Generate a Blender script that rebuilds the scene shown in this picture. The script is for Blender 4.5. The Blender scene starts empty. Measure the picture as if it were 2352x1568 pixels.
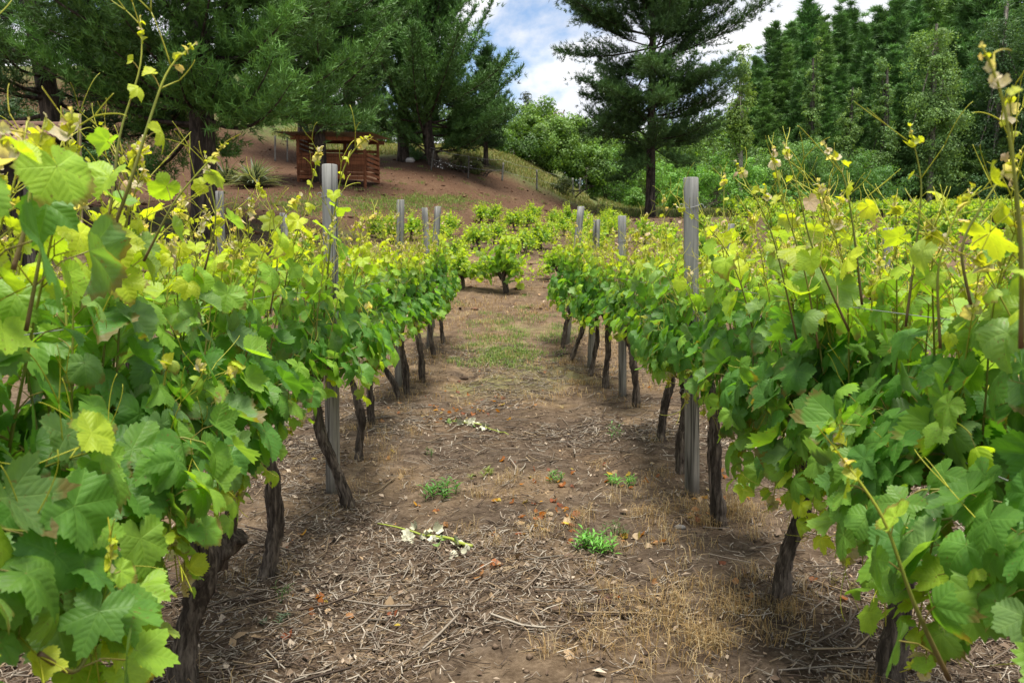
import bpy, math, random
import numpy as np
from mathutils import Vector
C = bpy.context.scene
COL = C.collection
PI = math.pi

# ------------------------------------------------------------------ camera
F = 1800.0; CU, CV = 1176.0, 784.0            # focal length and centre in a 2352 x 1568 picture
CAMZ = 1.28
pitch = math.atan2(174.0, F); yaw = math.atan2(21.0, F)
fwd = np.array([math.sin(yaw)*math.cos(pitch), math.cos(yaw)*math.cos(pitch), -math.sin(pitch)])
rgt = np.array([math.cos(yaw), -math.sin(yaw), 0.0])
upv = np.cross(rgt, fwd)
cd = bpy.data.cameras.new('camera'); cam = bpy.data.objects.new('camera', cd); COL.objects.link(cam)
cam.location = (0, 0, CAMZ); cam.rotation_euler = (PI/2-pitch, 0, -yaw)
cd.sensor_width = 36.0; cd.lens = 36.0*F/2352.0
cd.clip_start = 0.02; cd.clip_end = 2000
cd.dof.use_dof = True; cd.dof.focus_distance = 4.2; cd.dof.aperture_fstop = 8.0
C.camera = cam

# ------------------------------------------------------------------ sky, sun, exposure
SUN = np.array([0.05, -0.10, 0.95]); SUN = SUN/np.linalg.norm(SUN)
w = bpy.data.worlds.new('World'); C.world = w; w.use_nodes = True
nt = w.node_tree; nt.nodes.clear()
def N(t, k, **kw):
    n = t.nodes.new(k)
    for a, b in kw.items(): setattr(n, a, b)
    return n
out = N(nt, 'ShaderNodeOutputWorld'); bg = N(nt, 'ShaderNodeBackground'); bg.inputs[1].default_value = 0.10
sky = N(nt, 'ShaderNodeTexSky', sky_type='NISHITA', sun_disc=False)
sky.sun_elevation = math.asin(SUN[2]); sky.sun_rotation = math.atan2(SUN[0], SUN[1]); sky.air_density = 1.0; sky.dust_density = 0.6
tc = N(nt, 'ShaderNodeTexCoord'); mp = N(nt, 'ShaderNodeMapping'); mp.inputs['Scale'].default_value = (1, 1, 1.7)
mp.inputs['Location'].default_value = (2.3, 0.0, 0.8)
nz = N(nt, 'ShaderNodeTexNoise'); nz.inputs['Scale'].default_value = 4.2; nz.inputs['Detail'].default_value = 9; nz.inputs['Roughness'].default_value = 0.58
nz.inputs['Distortion'].default_value = 0.25
rp = N(nt, 'ShaderNodeValToRGB'); rp.color_ramp.elements[0].position = 0.405; rp.color_ramp.elements[1].position = 0.515
nz2 = N(nt, 'ShaderNodeTexNoise'); nz2.inputs['Scale'].default_value = 9; nz2.inputs['Detail'].default_value = 6
rp2 = N(nt, 'ShaderNodeValToRGB'); rp2.color_ramp.elements[0].position = 0.3; rp2.color_ramp.elements[1].position = 0.7
rp2.color_ramp.elements[0].color = (4.5, 4.7, 5.2, 1); rp2.color_ramp.elements[1].color = (6.5, 6.5, 6.5, 1)
mx = N(nt, 'ShaderNodeMix', data_type='RGBA')
L = nt.links.new
L(tc.outputs['Generated'], mp.inputs[0]); L(mp.outputs[0], nz.inputs['Vector']); L(mp.outputs[0], nz2.inputs['Vector'])
L(nz.outputs['Fac'], rp.inputs[0]); L(nz2.outputs['Fac'], rp2.inputs[0])
L(rp.outputs[0], mx.inputs['Factor']); L(sky.outputs[0], mx.inputs['A']); L(rp2.outputs[0], mx.inputs['B'])
L(mx.outputs['Result'], bg.inputs[0]); L(bg.outputs[0], out.inputs[0])
sd = bpy.data.lights.new('sun', 'SUN'); sd.energy = 4.3; sd.angle = math.radians(22); sd.color = (1.0, 0.95, 0.86)
so = bpy.data.objects.new('sun', sd); COL.objects.link(so)
so.rotation_euler = Vector(SUN).to_track_quat('Z', 'Y').to_euler(); so.location = (0, 0, 60)
C.view_settings.view_transform = 'Standard'; C.view_settings.look = 'None'
C.view_settings.exposure = 0.95; C.view_settings.gamma = 1.0; C.view_settings.use_curve_mapping = False
C.cycles.max_bounces = 8; C.cycles.transparent_max_bounces = 8; C.cycles.diffuse_bounces = 3; C.cycles.glossy_bounces = 2
C.cycles.transmission_bounces = 4; C.cycles.caustics_reflective = False; C.cycles.caustics_refractive = False
C.cycles.sample_clamp_indirect = 6.0

# ------------------------------------------------------------------ helpers
def norm(a): 
    a = np.asarray(a, float); return a/np.maximum(np.linalg.norm(a, axis=-1, keepdims=True), 1e-9)
def sstep(a, b, x):
    t = np.clip((np.asarray(x, float)-a)/(b-a), 0, 1); return t*t*(3-2*t)
def _hash(ix, iy, seed):
    n = (ix.astype(np.int64)*374761393 + iy.astype(np.int64)*668265263 + seed*982451653) & 0x7fffffff
    n = ((n ^ (n >> 13))*1274126177) & 0x7fffffff
    return ((n ^ (n >> 16)) & 0xffff)/65535.0
def vnoise(x, y, seed=0):
    x = np.asarray(x, float); y = np.asarray(y, float)
    ix = np.floor(x); iy = np.floor(y); fx = x-ix; fy = y-iy
    fx = fx*fx*(3-2*fx); fy = fy*fy*(3-2*fy)
    a = _hash(ix, iy, seed); b = _hash(ix+1, iy, seed); c = _hash(ix, iy+1, seed); d = _hash(ix+1, iy+1, seed)
    return (a*(1-fx)+b*fx)*(1-fy) + (c*(1-fx)+d*fx)*fy
def fbm(x, y, seed=0, o=4):
    s = 0; a = 0.5; t = 0
    for k in range(o):
        s = s + a*vnoise(x*2**k, y*2**k, seed+k*17); t += a; a *= 0.5
    return s/t
class MB:
    def __init__(self): self.v = []; self.f = {}; self.c = []; self.l = []; self.n = 0
    def add(self, v, faces, col, lco=None):
        v = np.asarray(v, float).reshape(-1, 3); n = len(v)
        self.v.append(v)
        col = np.asarray(col, float)
        self.c.append(np.broadcast_to(col, (n, 3)).copy() if col.ndim == 1 else col.reshape(-1, 3))
        self.l.append(np.zeros((n, 3)) if lco is None else np.asarray(lco, float).reshape(-1, 3))
        for f in (faces if isinstance(faces, (list, tuple)) else [faces]):
            f = np.asarray(f, np.int64)
            if f.size: self.f.setdefault(f.shape[1], []).append(f+self.n)
        self.n += n
    def tube(self, p, r, sides=6, col=(.1, .1, .1), cap=True, rough=0.0, seed=0):
        p = np.asarray(p, float); n = len(p); r = np.broadcast_to(np.asarray(r, float), (n,))
        t = norm(np.gradient(p, axis=0)); X = np.zeros((n, 3)); Y = np.zeros((n, 3))
        a = np.array([1., 0, 0]) if abs(t[0][0]) < 0.8 else np.array([0, 1., 0])
        x = norm(a-t[0]*a.dot(t[0]))
        for i in range(n):
            x = norm(x-t[i]*x.dot(t[i])); X[i] = x; Y[i] = np.cross(t[i], x)
        an = np.arange(sides)*2*PI/sides
        rr = r[:, None]*np.ones((1, sides))
        if rough:
            g = np.random.default_rng(seed)
            base = g.normal(0, 1, (1, sides))*0.7; 
            drift = np.cumsum(g.normal(0, .35, (n, sides)), 0)*0.5
            rr = rr*(1+rough*(base+drift*0.5+g.normal(0, .45, (n, sides))))
        v = p[:, None]+rr[..., None]*(np.cos(an)[None, :, None]*X[:, None]+np.sin(an)[None, :, None]*Y[:, None])
        i = np.arange(n-1)[:, None]*sides; j = np.arange(sides)[None]; k = (j+1) % sides
        q = np.stack([i+j, i+k, i+sides+k, i+sides+j], -1).reshape(-1, 4)
        fs = [q]
        v = v.reshape(-1, 3)
        c = np.asarray(col, float)
        if c.ndim == 2: c = np.repeat(c, sides, 0)
        if cap:
            v = np.concatenate([v, p[-1:], p[:1]]); m = n*sides
            tp = np.stack([np.full(sides, m), (n-1)*sides+np.arange(sides), (n-1)*sides+(np.arange(sides)+1) % sides], -1)
            bt = np.stack([np.full(sides, m+1), (np.arange(sides)+1) % sides, np.arange(sides)], -1)
            fs.append(np.concatenate([tp, bt]))
            if c.ndim == 2: c = np.concatenate([c, c[-1:], c[:1]])
        self.add(v, fs, c)
    def box(self, c, s, R=None, col=(.1, .1, .1), bev=0.0):
        s = np.asarray(s, float)/2; b = min(bev, *(s*0.9))
        vs = []
        if b <= 0:
            v = np.array([[x, y, z] for z in (-1, 1) for y in (-1, 1) for x in (-1, 1)], float)*s
            f = [[0, 2, 3, 1], [4, 5, 7, 6], [0, 1, 5, 4], [2, 6, 7, 3], [0, 4, 6, 2], [1, 3, 7, 5]]
            fs = [np.array(f)]
        else:
            ring = [(-1, -1), (1, -1), (1, 1), (-1, 1)]; v = []
            for z, o in ((-s[2], b), (-s[2]+b, 0), (s[2]-b, 0), (s[2], b)):
                for (px, py) in ring:
                    ax, ay = s[0]-o, s[1]-o
                    d = b if o == 0 else 0
                    # two verts a corner
                    if px*py > 0: v += [[px*(ax), py*(ay-d), z], [px*(ax-d), py*ay, z]]
                    else: v += [[px*(ax-d), py*ay, z], [px*ax, py*(ay-d), z]]
            v = np.array(v); q = []
            for k in range(3):
                for j in range(8): q.append([k*8+j, k*8+(j+1) % 8, k*8+8+(j+1) % 8, k*8+8+j])
            fs = [np.array(q), np.array([list(range(7, -1, -1)), list(range(24, 32))])]
        if R is not None: v = v @ np.asarray(R).T
        self.add(v+np.asarray(c, float), fs, col)
    def build(self, name, mat, parent=None, smooth=True, loc=None):
        me = bpy.data.meshes.new(name)
        v = np.concatenate(self.v); me.vertices.add(len(v)); me.vertices.foreach_set('co', v.astype(np.float32).ravel())
        st = []; vi = []; o = 0
        for k, fl in self.f.items():
            f = np.concatenate(fl); st.append(o+np.arange(len(f))*k); vi.append(f.ravel()); o += f.size
        st = np.concatenate(st); vi = np.concatenate(vi)
        me.loops.add(len(vi)); me.loops.foreach_set('vertex_index', vi.astype(np.int32))
        me.polygons.add(len(st)); me.polygons.foreach_set('loop_start', st.astype(np.int32))
        me.polygons.foreach_set('use_smooth', np.full(len(st), bool(smooth)))
        c = np.concatenate(self.c); a = me.attributes.new('tint', 'FLOAT_COLOR', 'POINT')
        a.data.foreach_set('color', np.concatenate([c, np.ones((len(c), 1))], 1).astype(np.float32).ravel())
        l = np.concatenate(self.l)
        if np.any(l):
            b = me.attributes.new('lco', 'FLOAT_VECTOR', 'POINT'); b.data.foreach_set('vector', l.astype(np.float32).ravel())
        me.update(calc_edges=True); me.materials.append(mat)
        ob = bpy.data.objects.new(name, me); COL.objects.link(ob)
        if parent is not None: ob.parent = parent
        if loc is not None: ob.location = loc
        return ob
def tag(o, label, cat, group=None, kind=None):
    o['label'] = label; o['category'] = cat
    if group: o['group'] = group
    if kind: o['kind'] = kind
    return o
def thing(name, label, cat, loc=(0, 0, 0), rz=0.0, group=None):
    o = bpy.data.objects.new(name, None); COL.objects.link(o); o.empty_display_size = .1
    o.location = loc; o.rotation_euler = (0, 0, rz)
    return tag(o, label, cat, group)
def copy_tree(o, parent=None):
    c = o.copy(); COL.objects.link(c)
    if parent is not None: c.parent = parent
    for ch in list(o.children): copy_tree(ch, c)
    return c
def place_copy(src, loc, rz=0.0, sc=1.0, label=None, group=None):
    c = copy_tree(src); c.location = loc; c.rotation_euler = (0, 0, rz); c.scale = (sc, sc, sc) if np.isscalar(sc) else sc
    if label: c['label'] = label
    if group: c['group'] = group
    return c

# ------------------------------------------------------------------ terrain
_yy = np.linspace(-20, 320, 1361)
def _curve(ks, vs, sig=2.0):
    d = np.interp(_yy, ks, vs); n = int(sig/0.25); k = np.exp(-0.5*(np.arange(-3*n, 3*n+1)/n)**2); k /= k.sum()
    return np.convolve(np.pad(d, 3*n, mode='edge'), k, 'valid')
_g = _curve([-20, 8.6, 11, 15, 30, 36, 55, 73, 110, 320], [0, 0, .28, .78, 2.55, 3.35, 4.8, 6.1, 8.5, 14], 0.9)
_A = _curve([-20, 10, 15, 20, 38, 45, 55, 80, 320], [0, 0, .5, 1.15, 1.95, 3.0, 4.6, 6.2, 8], 1.5)
_A2 = _curve([-20, 22, 30, 45, 80, 320], [0, 0, 1.2, 4.5, 7.5, 9], 2.0)
def terr(x, y):
    x = np.asarray(x, float); y = np.asarray(y, float)
    g = np.interp(y, _yy, _g); A = np.interp(y, _yy, _A); A2 = np.interp(y, _yy, _A2)
    hi = np.interp(y, [14, 22, 55, 80], [-1.0, .5, 10, 14])
    z = g + A*sstep(hi, hi-13, x) + A2*sstep(-8, -26, x)
    far = sstep(9, 16, y)
    z = z + far*(0.18*(fbm(x*.35, y*.35, 3)-.5)+.14*(fbm(x*1.4, y*1.4, 5, 3)-.5)+.10*(fbm(x*.8+y*.5, y*.25-x*.2, 8, 2)-.5))
    near = 1-sstep(9, 14, y)*0.6
    z = z - .022*(1-sstep(10, 13, y))*(np.exp(-((x+.42)/.13)**2)+np.exp(-((x-.55)/.13)**2)-.5*np.exp(-((x-.06)/.25)**2))
    z = z + near*(0.05*(fbm(x*1.3, y*1.3, 11, 3)-.5) + 0.030*(fbm(x*5, y*5, 21, 3)-.5) + 0.016*(fbm(x*16, y*16, 31, 3)-.5))
    return z
def P(u, v, Y):
    d = fwd+(u-CU)/F*rgt+(CV-v)/F*upv
    return np.array([0, 0, CAMZ])+d*(Y/d[1])
def G(u, v, far=120.0):
    d = fwd+(u-CU)/F*rgt+(CV-v)/F*upv
    ts = np.linspace(1.0, far, 6000); p = np.array([0, 0, CAMZ])+d[None]*ts[:, None]
    dz = p[:, 2]-terr(p[:, 0], p[:, 1]); i = np.argmax(dz < 0)
    if not (dz < 0).any(): i = len(ts)-1
    q = p[i]; return np.array([q[0], q[1], float(terr(q[0], q[1]))])
def zt(x, y): return float(terr(x, y))

# ------------------------------------------------------------------ materials
def mat(name):
    m = bpy.data.materials.new(name); m.use_nodes = True; t = m.node_tree; t.nodes.clear(); return m, t
def nd(t, k, ins=None, **kw):
    n = t.nodes.new(k)
    for a, b in kw.items(): setattr(n, a, b)
    for a, b in (ins or {}).items():
        if hasattr(b, 'is_linked') or isinstance(b, bpy.types.NodeSocket): t.links.new(b, n.inputs[a])
        else: n.inputs[a].default_value = b
    return n
def math_(t, op, a, b=None, clamp=False):
    n = t.nodes.new('ShaderNodeMath'); n.operation = op; n.use_clamp = clamp
    for i, x in enumerate((a, b)):
        if x is None: continue
        if isinstance(x, bpy.types.NodeSocket): t.links.new(x, n.inputs[i])
        else: n.inputs[i].default_value = x
    return n.outputs[0]
def mixc(t, fac, a, b, blend='MIX'):
    n = t.nodes.new('ShaderNodeMix'); n.data_type = 'RGBA'; n.blend_type = blend
    for k, x in (('Factor', fac), ('A', a), ('B', b)):
        if isinstance(x, bpy.types.NodeSocket): t.links.new(x, n.inputs[k])
        else: n.inputs[k].default_value = x if k == 'Factor' else (*x[:3], 1)
    return n.outputs['Result']
def ramp(t, fac, stops, interp='LINEAR'):
    n = t.nodes.new('ShaderNodeValToRGB'); n.color_ramp.interpolation = interp
    e = n.color_ramp.elements
    while len(e) < len(stops): e.new(0.5)
    for q, (p, c) in zip(e, stops): q.position = p; q.color = (*c, 1) if not np.isscalar(c) else (c, c, c, 1)
    t.links.new(fac, n.inputs[0]); return n.outputs[0]
def noise(t, scale, detail=4, vec=None, rough=.55, dist=0.0):
    n = nd(t, 'ShaderNodeTexNoise', {'Scale': scale, 'Detail': detail, 'Roughness': rough, 'Distortion': dist})
    if vec is not None: t.links.new(vec, n.inputs['Vector'])
    return n.outputs['Fac']
def attr(t, name): return nd(t, 'ShaderNodeAttribute', attribute_name=name)
def finish(t, sh): o = nd(t, 'ShaderNodeOutputMaterial'); t.links.new(sh, o.inputs[0])
def princ(t, col, rough=.6, spec=.3, bump=None, bstr=.3, bdist=.01):
    p = nd(t, 'ShaderNodeBsdfPrincipled')
    for k, x in (('Base Color', col), ('Roughness', rough), ('Specular IOR Level', spec)):
        if isinstance(x, bpy.types.NodeSocket): t.links.new(x, p.inputs[k])
        else: p.inputs[k].default_value = (*x, 1) if k == 'Base Color' else x
    if bump is not None:
        b = nd(t, 'ShaderNodeBump', {'Strength': bstr, 'Distance': bdist, 'Height': bump}); t.links.new(b.outputs[0], p.inputs['Normal'])
    return p.outputs[0]

def leaf_material(name, trans=.50):
    m, t = mat(name)
    a = attr(t, 'tint'); l = attr(t, 'lco')
    sx = nd(t, 'ShaderNodeSeparateXYZ', {0: l.outputs['Vector']})
    X = math_(t, 'ABSOLUTE', sx.outputs[0]); Y = sx.outputs[1]
    th = math_(t, 'ARCTAN2', X, Y); r = math_(t, 'SQRT', math_(t, 'ADD', math_(t, 'MULTIPLY', X, X), math_(t, 'MULTIPLY', Y, Y)))
    ds = []; 
    best = None
    for ang in (0.0, 52.0, 112.0):
        dth = math_(t, 'ABSOLUTE', math_(t, 'SUBTRACT', th, math.radians(ang)))
        best = dth if best is None else math_(t, 'MINIMUM', best, dth)
    across = math_(t, 'MULTIPLY', r, math_(t, 'SINE', best)); along = math_(t, 'MULTIPLY', r, math_(t, 'COSINE', best))
    wid = math_(t, 'ADD', 0.012, math_(t, 'MULTIPLY', math_(t, 'SUBTRACT', 1.0, r), 0.016))
    main = math_(t, 'SUBTRACT', 1.0, math_(t, 'DIVIDE', across, wid), True)
    ph = math_(t, 'FRACT', math_(t, 'MULTIPLY', math_(t, 'SUBTRACT', along, math_(t, 'MULTIPLY', across, 0.75)), 6.5))
    tri = math_(t, 'ABSOLUTE', math_(t, 'SUBTRACT', ph, 0.5))
    sec = math_(t, 'SUBTRACT', 1.0, math_(t, 'MULTIPLY', tri, 9.0), True)
    vein = math_(t, 'MAXIMUM', main, math_(t, 'MULTIPLY', sec, 0.28))
    v3 = nd(t, 'ShaderNodeVectorMath', {0: l.outputs['Vector'], 1: (1, 1, 37.0)}, operation='MULTIPLY')
    n1 = noise(t, 3.2, 4, v3.outputs[0]); n2 = noise(t, 22, 3, v3.outputs[0])
    col = mixc(t, math_(t, 'MULTIPLY', math_(t, 'SUBTRACT', n1, .30), 1.6, True), mixc(t, 1.0, a.outputs['Color'], (.78, .80, .8), 'MULTIPLY'), mixc(t, 1.0, a.outputs['Color'], (1.18, 1.12, .95), 'MULTIPLY'))
    light = mixc(t, 1.0, mixc(t, 1.0, col, (1.35, 1.25, 1.3), 'MULTIPLY'), (.035, .04, .012), 'ADD')
    col = mixc(t, math_(t, 'MULTIPLY', vein, .5), col, light)
    n5 = noise(t, 9, 3, v3.outputs[0], .6); rnd = sx.outputs[2]
    pick = math_(t, 'GREATER_THAN', math_(t, 'FRACT', math_(t, 'MULTIPLY', rnd, 7.13)), .62)
    spot = math_(t, 'MULTIPLY', math_(t, 'MULTIPLY', math_(t, 'SUBTRACT', n5, .63), 18.0, True), pick)
    rim = math_(t, 'MULTIPLY', math_(t, 'MULTIPLY', math_(t, 'SUBTRACT', math_(t, 'ADD', r, math_(t, 'MULTIPLY', n1, .5)), .98), 7.0, True), math_(t, 'GREATER_THAN', rnd, .80))
    col = mixc(t, math_(t, 'MULTIPLY', math_(t, 'MAXIMUM', spot, rim), .75), col, (.20, .12, .035))
    geo = nd(t, 'ShaderNodeNewGeometry')
    pale = mixc(t, .42, col, (.22, .27, .15))
    colb = mixc(t, geo.outputs['Backfacing'], col, pale)
    hgt = math_(t, 'ADD', math_(t, 'MULTIPLY', vein, -1.0), math_(t, 'ADD', math_(t, 'MULTIPLY', tri, .9), math_(t, 'MULTIPLY', n2, .35)))
    rough = math_(t, 'ADD', .42, math_(t, 'MULTIPLY', n1, .16))
    p = princ(t, colb, rough, .38, hgt, .20, .006)
    tr = nd(t, 'ShaderNodeBsdfTranslucent'); t.links.new(mixc(t, 1.0, col, (1.5, 1.5, .40), 'MULTIPLY'), tr.inputs[0])
    ms = nd(t, 'ShaderNodeMixShader', {0: trans}); t.links.new(p, ms.inputs[1]); t.links.new(tr.outputs[0], ms.inputs[2])
    finish(t, ms.outputs[0]); return m
def simple_leaf(name, trans=.3, rough=.55, spec=.25, tmul=(1.5, 1.4, .6)):
    m, t = mat(name); a = attr(t, 'tint')
    geo = nd(t, 'ShaderNodeNewGeometry'); 
    n1 = noise(t, 6.0, 3, geo.outputs['Position'])
    col = mixc(t, n1, mixc(t, 1, a.outputs['Color'], (.75, .78, .8), 'MULTIPLY'), mixc(t, 1, a.outputs['Color'], (1.25, 1.2, 1.15), 'MULTIPLY'))
    p = princ(t, col, rough, spec)
    tr = nd(t, 'ShaderNodeBsdfTranslucent'); t.links.new(mixc(t, 1.0, col, tmul, 'MULTIPLY'), tr.inputs[0])
    ms = nd(t, 'ShaderNodeMixShader', {0: trans}); t.links.new(p, ms.inputs[1]); t.links.new(tr.outputs[0], ms.inputs[2])
    finish(t, ms.outputs[0]); return m
def bark_material(name, a, b, sc=14.0, st=7.0, bd=.012):
    m, t = mat(name); tcn = nd(t, 'ShaderNodeTexCoord')
    mpn = nd(t, 'ShaderNodeMapping', {'Scale': (1, 1, 1.0/st)}); t.links.new(tcn.outputs['Object'], mpn.inputs[0])
    n1 = noise(t, sc, 6, mpn.outputs[0], .65, .6); n2 = noise(t, sc*4, 4, mpn.outputs[0]); n3 = noise(t, 3, 3, tcn.outputs['Object'])
    s = math_(t, 'ADD', math_(t, 'MULTIPLY', n1, .7), math_(t, 'MULTIPLY', n2, .3))
    c = ramp(t, s, [(.34, tuple(x*.35 for x in a)), (.47, a), (.62, b)])
    c = mixc(t, math_(t, 'MULTIPLY', n3, .5), c, mixc(t, 1, c, (1.25, 1.15, 1.0), 'MULTIPLY'))
    c = mixc(t, 1.0, c, attr(t, 'tint').outputs['Color'], 'MULTIPLY')
    finish(t, princ(t, c, .9, .15, s, .9, bd)); return m
def tint_material(name, rough=.6, spec=.3, var=.25, sc=30.0, bstr=.2, bd=.004):
    m, t = mat(name); tcn = nd(t, 'ShaderNodeTexCoord'); n1 = noise(t, sc, 4, tcn.outputs['Object'])
    a = attr(t, 'tint').outputs['Color']
    c = mixc(t, n1, mixc(t, 1, a, (1-var,)*3, 'MULTIPLY'), mixc(t, 1, a, (1+var,)*3, 'MULTIPLY'))
    finish(t, princ(t, c, rough, spec, n1, bstr, bd)); return m
M_leaf = leaf_material('grape leaf')
M_stem = simple_leaf('green shoot', .12, .45, .35, (1.2, 1.2, .6))
M_vbark = bark_material('vine bark', (.048, .038, .030), (.165, .135, .108), 30, 6, .016)
M_pbark = bark_material('pine bark', (.040, .033, .028), (.115, .092, .078), 7, 5, .05)
M_gbark = bark_material('grey bark', (.12, .11, .095), (.34, .32, .28), 6, 4, .03)
M_needle = simple_leaf('pine needles', .12, .5, .25, (1.2, 1.3, .6))
M_bleaf = simple_leaf('tree leaves', .3, .5, .3)
M_blade = simple_leaf('grass blades', .25, .6, .2, (1.3, 1.2, .7))
M_litter = tint_material('dry litter', .85, .1, .3, 60)
M_dirt = tint_material('clods', .95, .05, .3, 40, .5, .01)
M_wire = tint_material('galvanised wire', .4, .5, .2)
def wood_material(name, a, b, dark, sc=30):
    m, t = mat(name); tcn = nd(t, 'ShaderNodeTexCoord')
    mpn = nd(t, 'ShaderNodeMapping', {'Scale': (1, 1, .06)}); t.links.new(tcn.outputs['Object'], mpn.inputs[0])
    n1 = noise(t, sc, 6, mpn.outputs[0], .6, .3); n2 = noise(t, sc*3, 4, mpn.outputs[0]); n3 = noise(t, 2.2, 4, tcn.outputs['Object'])
    mp2 = nd(t, 'ShaderNodeMapping', {'Scale': (1, 1, .035)}); t.links.new(tcn.outputs['Object'], mp2.inputs[0])
    n4 = noise(t, 13, 2, mp2.outputs[0], .5, .4)
    crack = math_(t, 'SUBTRACT', 1, math_(t, 'MULTIPLY', math_(t, 'ABSOLUTE', math_(t, 'SUBTRACT', n4, .5)), 42), True)
    c = ramp(t, math_(t, 'ADD', math_(t, 'MULTIPLY', n1, .6), math_(t, 'MULTIPLY', n2, .4)), [(.32, a), (.66, b)])
    c = mixc(t, math_(t, 'MULTIPLY', math_(t, 'SUBTRACT', n3, .42), 2.0, True), c, mixc(t, 1, c, (.72, .74, .70), 'MULTIPLY'))
    c = mixc(t, math_(t, 'MULTIPLY', crack, .85), c, dark)
    c = mixc(t, 1.0, c, attr(t, 'tint').outputs['Color'], 'MULTIPLY')
    h = math_(t, 'SUBTRACT', math_(t, 'ADD', math_(t, 'MULTIPLY', n1, .3), math_(t, 'MULTIPLY', n2, .25)), crack)
    finish(t, princ(t, c, .85, .15, h, .6, .006)); return m
M_post = wood_material('weathered post wood', (.13, .13, .122), (.36, .355, .335), (.03, .027, .023))
M_red = wood_material('red stained timber', (.125, .048, .022), (.26, .098, .048), (.04, .015, .01), 20)
M_tin = tint_material('tin sheet', .5, .4, .35, 4)
M_tile = tint_material('clay tiles', .85, .15, .4, 9)

# ground
def ground_material():
    m, t = mat('soil'); geo = nd(t, 'ShaderNodeNewGeometry'); pos = geo.outputs['Position']
    a = attr(t, 'tint'); s3 = nd(t, 'ShaderNodeSeparateXYZ', {0: a.outputs['Vector']})
    straw, green, red = s3.outputs
    n1 = noise(t, 1.1, 6, pos); n2 = noise(t, 9, 6, pos, .65); n3 = noise(t, 55, 5, pos, .7); n4 = noise(t, 3.3, 5, pos, .6)
    vor = nd(t, 'ShaderNodeTexVoronoi', {'Scale': 38.0}); t.links.new(pos, vor.inputs['Vector'])
    mix = math_(t, 'ADD', math_(t, 'MULTIPLY', n2, .55), math_(t, 'MULTIPLY', n3, .45))
    soil = ramp(t, mix, [(.32, (.030, .020, .013)), (.48, (.068, .049, .034)), (.62, (.128, .096, .069)), (.75, (.215, .163, .115))])
    soil = mixc(t, math_(t, 'MULTIPLY', math_(t, 'SUBTRACT', n1, .45), 2.4, True), soil, mixc(t, 1, soil, (1.45, 1.32, 1.12), 'MULTIPLY'))
    reds = ramp(t, mix, [(.32, (.045, .021, .012)), (.50, (.082, .046, .028)), (.70, (.150, .092, .058))])
    c = mixc(t, red, soil, reds)
    strawc = ramp(t, mix, [(.32, (.12, .076, .042)), (.52, (.29, .20, .112)), (.70, (.45, .335, .20))])
    c = mixc(t, math_(t, 'MULTIPLY', straw, math_(t, 'MULTIPLY', math_(t, 'SUBTRACT', n4, .34), 4.0, True)), c, strawc)
    gc = ramp(t, mix, [(.32, (.035, .065, .018)), (.52, (.085, .135, .035)), (.72, (.19, .22, .075))])
    c = mixc(t, math_(t, 'MULTIPLY', green, math_(t, 'MULTIPLY', math_(t, 'SUBTRACT', n4, .32), 4.0, True)), c, gc)
    h = math_(t, 'ADD', math_(t, 'MULTIPLY', n2, .6), math_(t, 'ADD', math_(t, 'MULTIPLY', n3, .35), math_(t, 'MULTIPLY', vor.outputs['Distance'], .35)))
    finish(t, princ(t, c, .95, .06, h, .9, .03)); return m
M_ground = ground_material()

def zones(x, y):
    f1 = fbm(x*.9, y*.9, 71, 3); f2 = fbm(x*.16, y*.16, 81, 3)
    tan = sstep(6.5, 9, y)*(1-sstep(19, 24, y))
    straw = .35*sstep(.5, .7, f1) + .30*tan
    onhill = sstep(1.9, 2.6, terr(x, y)-.25*np.maximum(x, 0)+.5*(f2-.5)) * (1-sstep(.53, .62, f2)*.4)
    red = np.clip(.22*sstep(9, 14, y) + onhill, 0, 1)
    edge = 55 + 0.0*x
    gr = sstep(47, 52, y+.35*np.maximum(x, 0)-.15*np.minimum(x, 0))
    right = sstep(9, 12, x)*sstep(36, 42, y)
    green = np.clip(.9*gr + .8*right + .5*sstep(.55, .7, f1)*sstep(7, 8.5, y)*(1-sstep(13, 16, y))
                    + .7*sstep(-2, -5, x)*sstep(14, 17, y)*(1-sstep(22, 26, y))*sstep(.45, .6, f1), 0, 1)
    straw = np.clip(straw*(1-.7*onhill) + .25*gr*sstep(.45, .6, f2), 0, 1)
    red = np.clip(red*(1-.7*gr), 0, 1)
    field = sstep(10, 14, x)*sstep(24, 28, y)*(1-sstep(64, 68, y))
    green = green*(1-field*.9); straw = straw*(1-field*.5); red = np.maximum(red, .8*field)
    return np.stack([straw, green, red], -1)
def axis(lo, a, b, step, hi, gr=1.09):
    mid = list(np.arange(a, b+1e-6, step)); s = step; x = b; up = []
    while x < hi: s *= gr; x += s; up.append(x)
    s = step; x = a; dn = []
    while x > lo: s *= gr; x -= s; dn.append(x)
    return np.array(dn[::-1]+mid+up)
gx = axis(-170, -2.6, 2.8, .035, 170, 1.075); gy = axis(-12, 1.5, 9.5, .035, 260, 1.05)
XX, YY = np.meshgrid(gx, gy); ZZ = terr(XX, YY)
gm = MB(); nx, ny = len(gx), len(gy)
ii = (np.arange(ny-1)[:, None]*nx+np.arange(nx-1)[None]).ravel()
gm.add(np.stack([XX, YY, ZZ], -1).reshape(-1, 3), np.stack([ii, ii+1, ii+nx+1, ii+nx], -1), zones(XX.ravel(), YY.ravel()))
go = gm.build('ground', M_ground); go['kind'] = 'structure'; go['label'] = 'brown vineyard soil rising to a bare reddish hillside'

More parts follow.
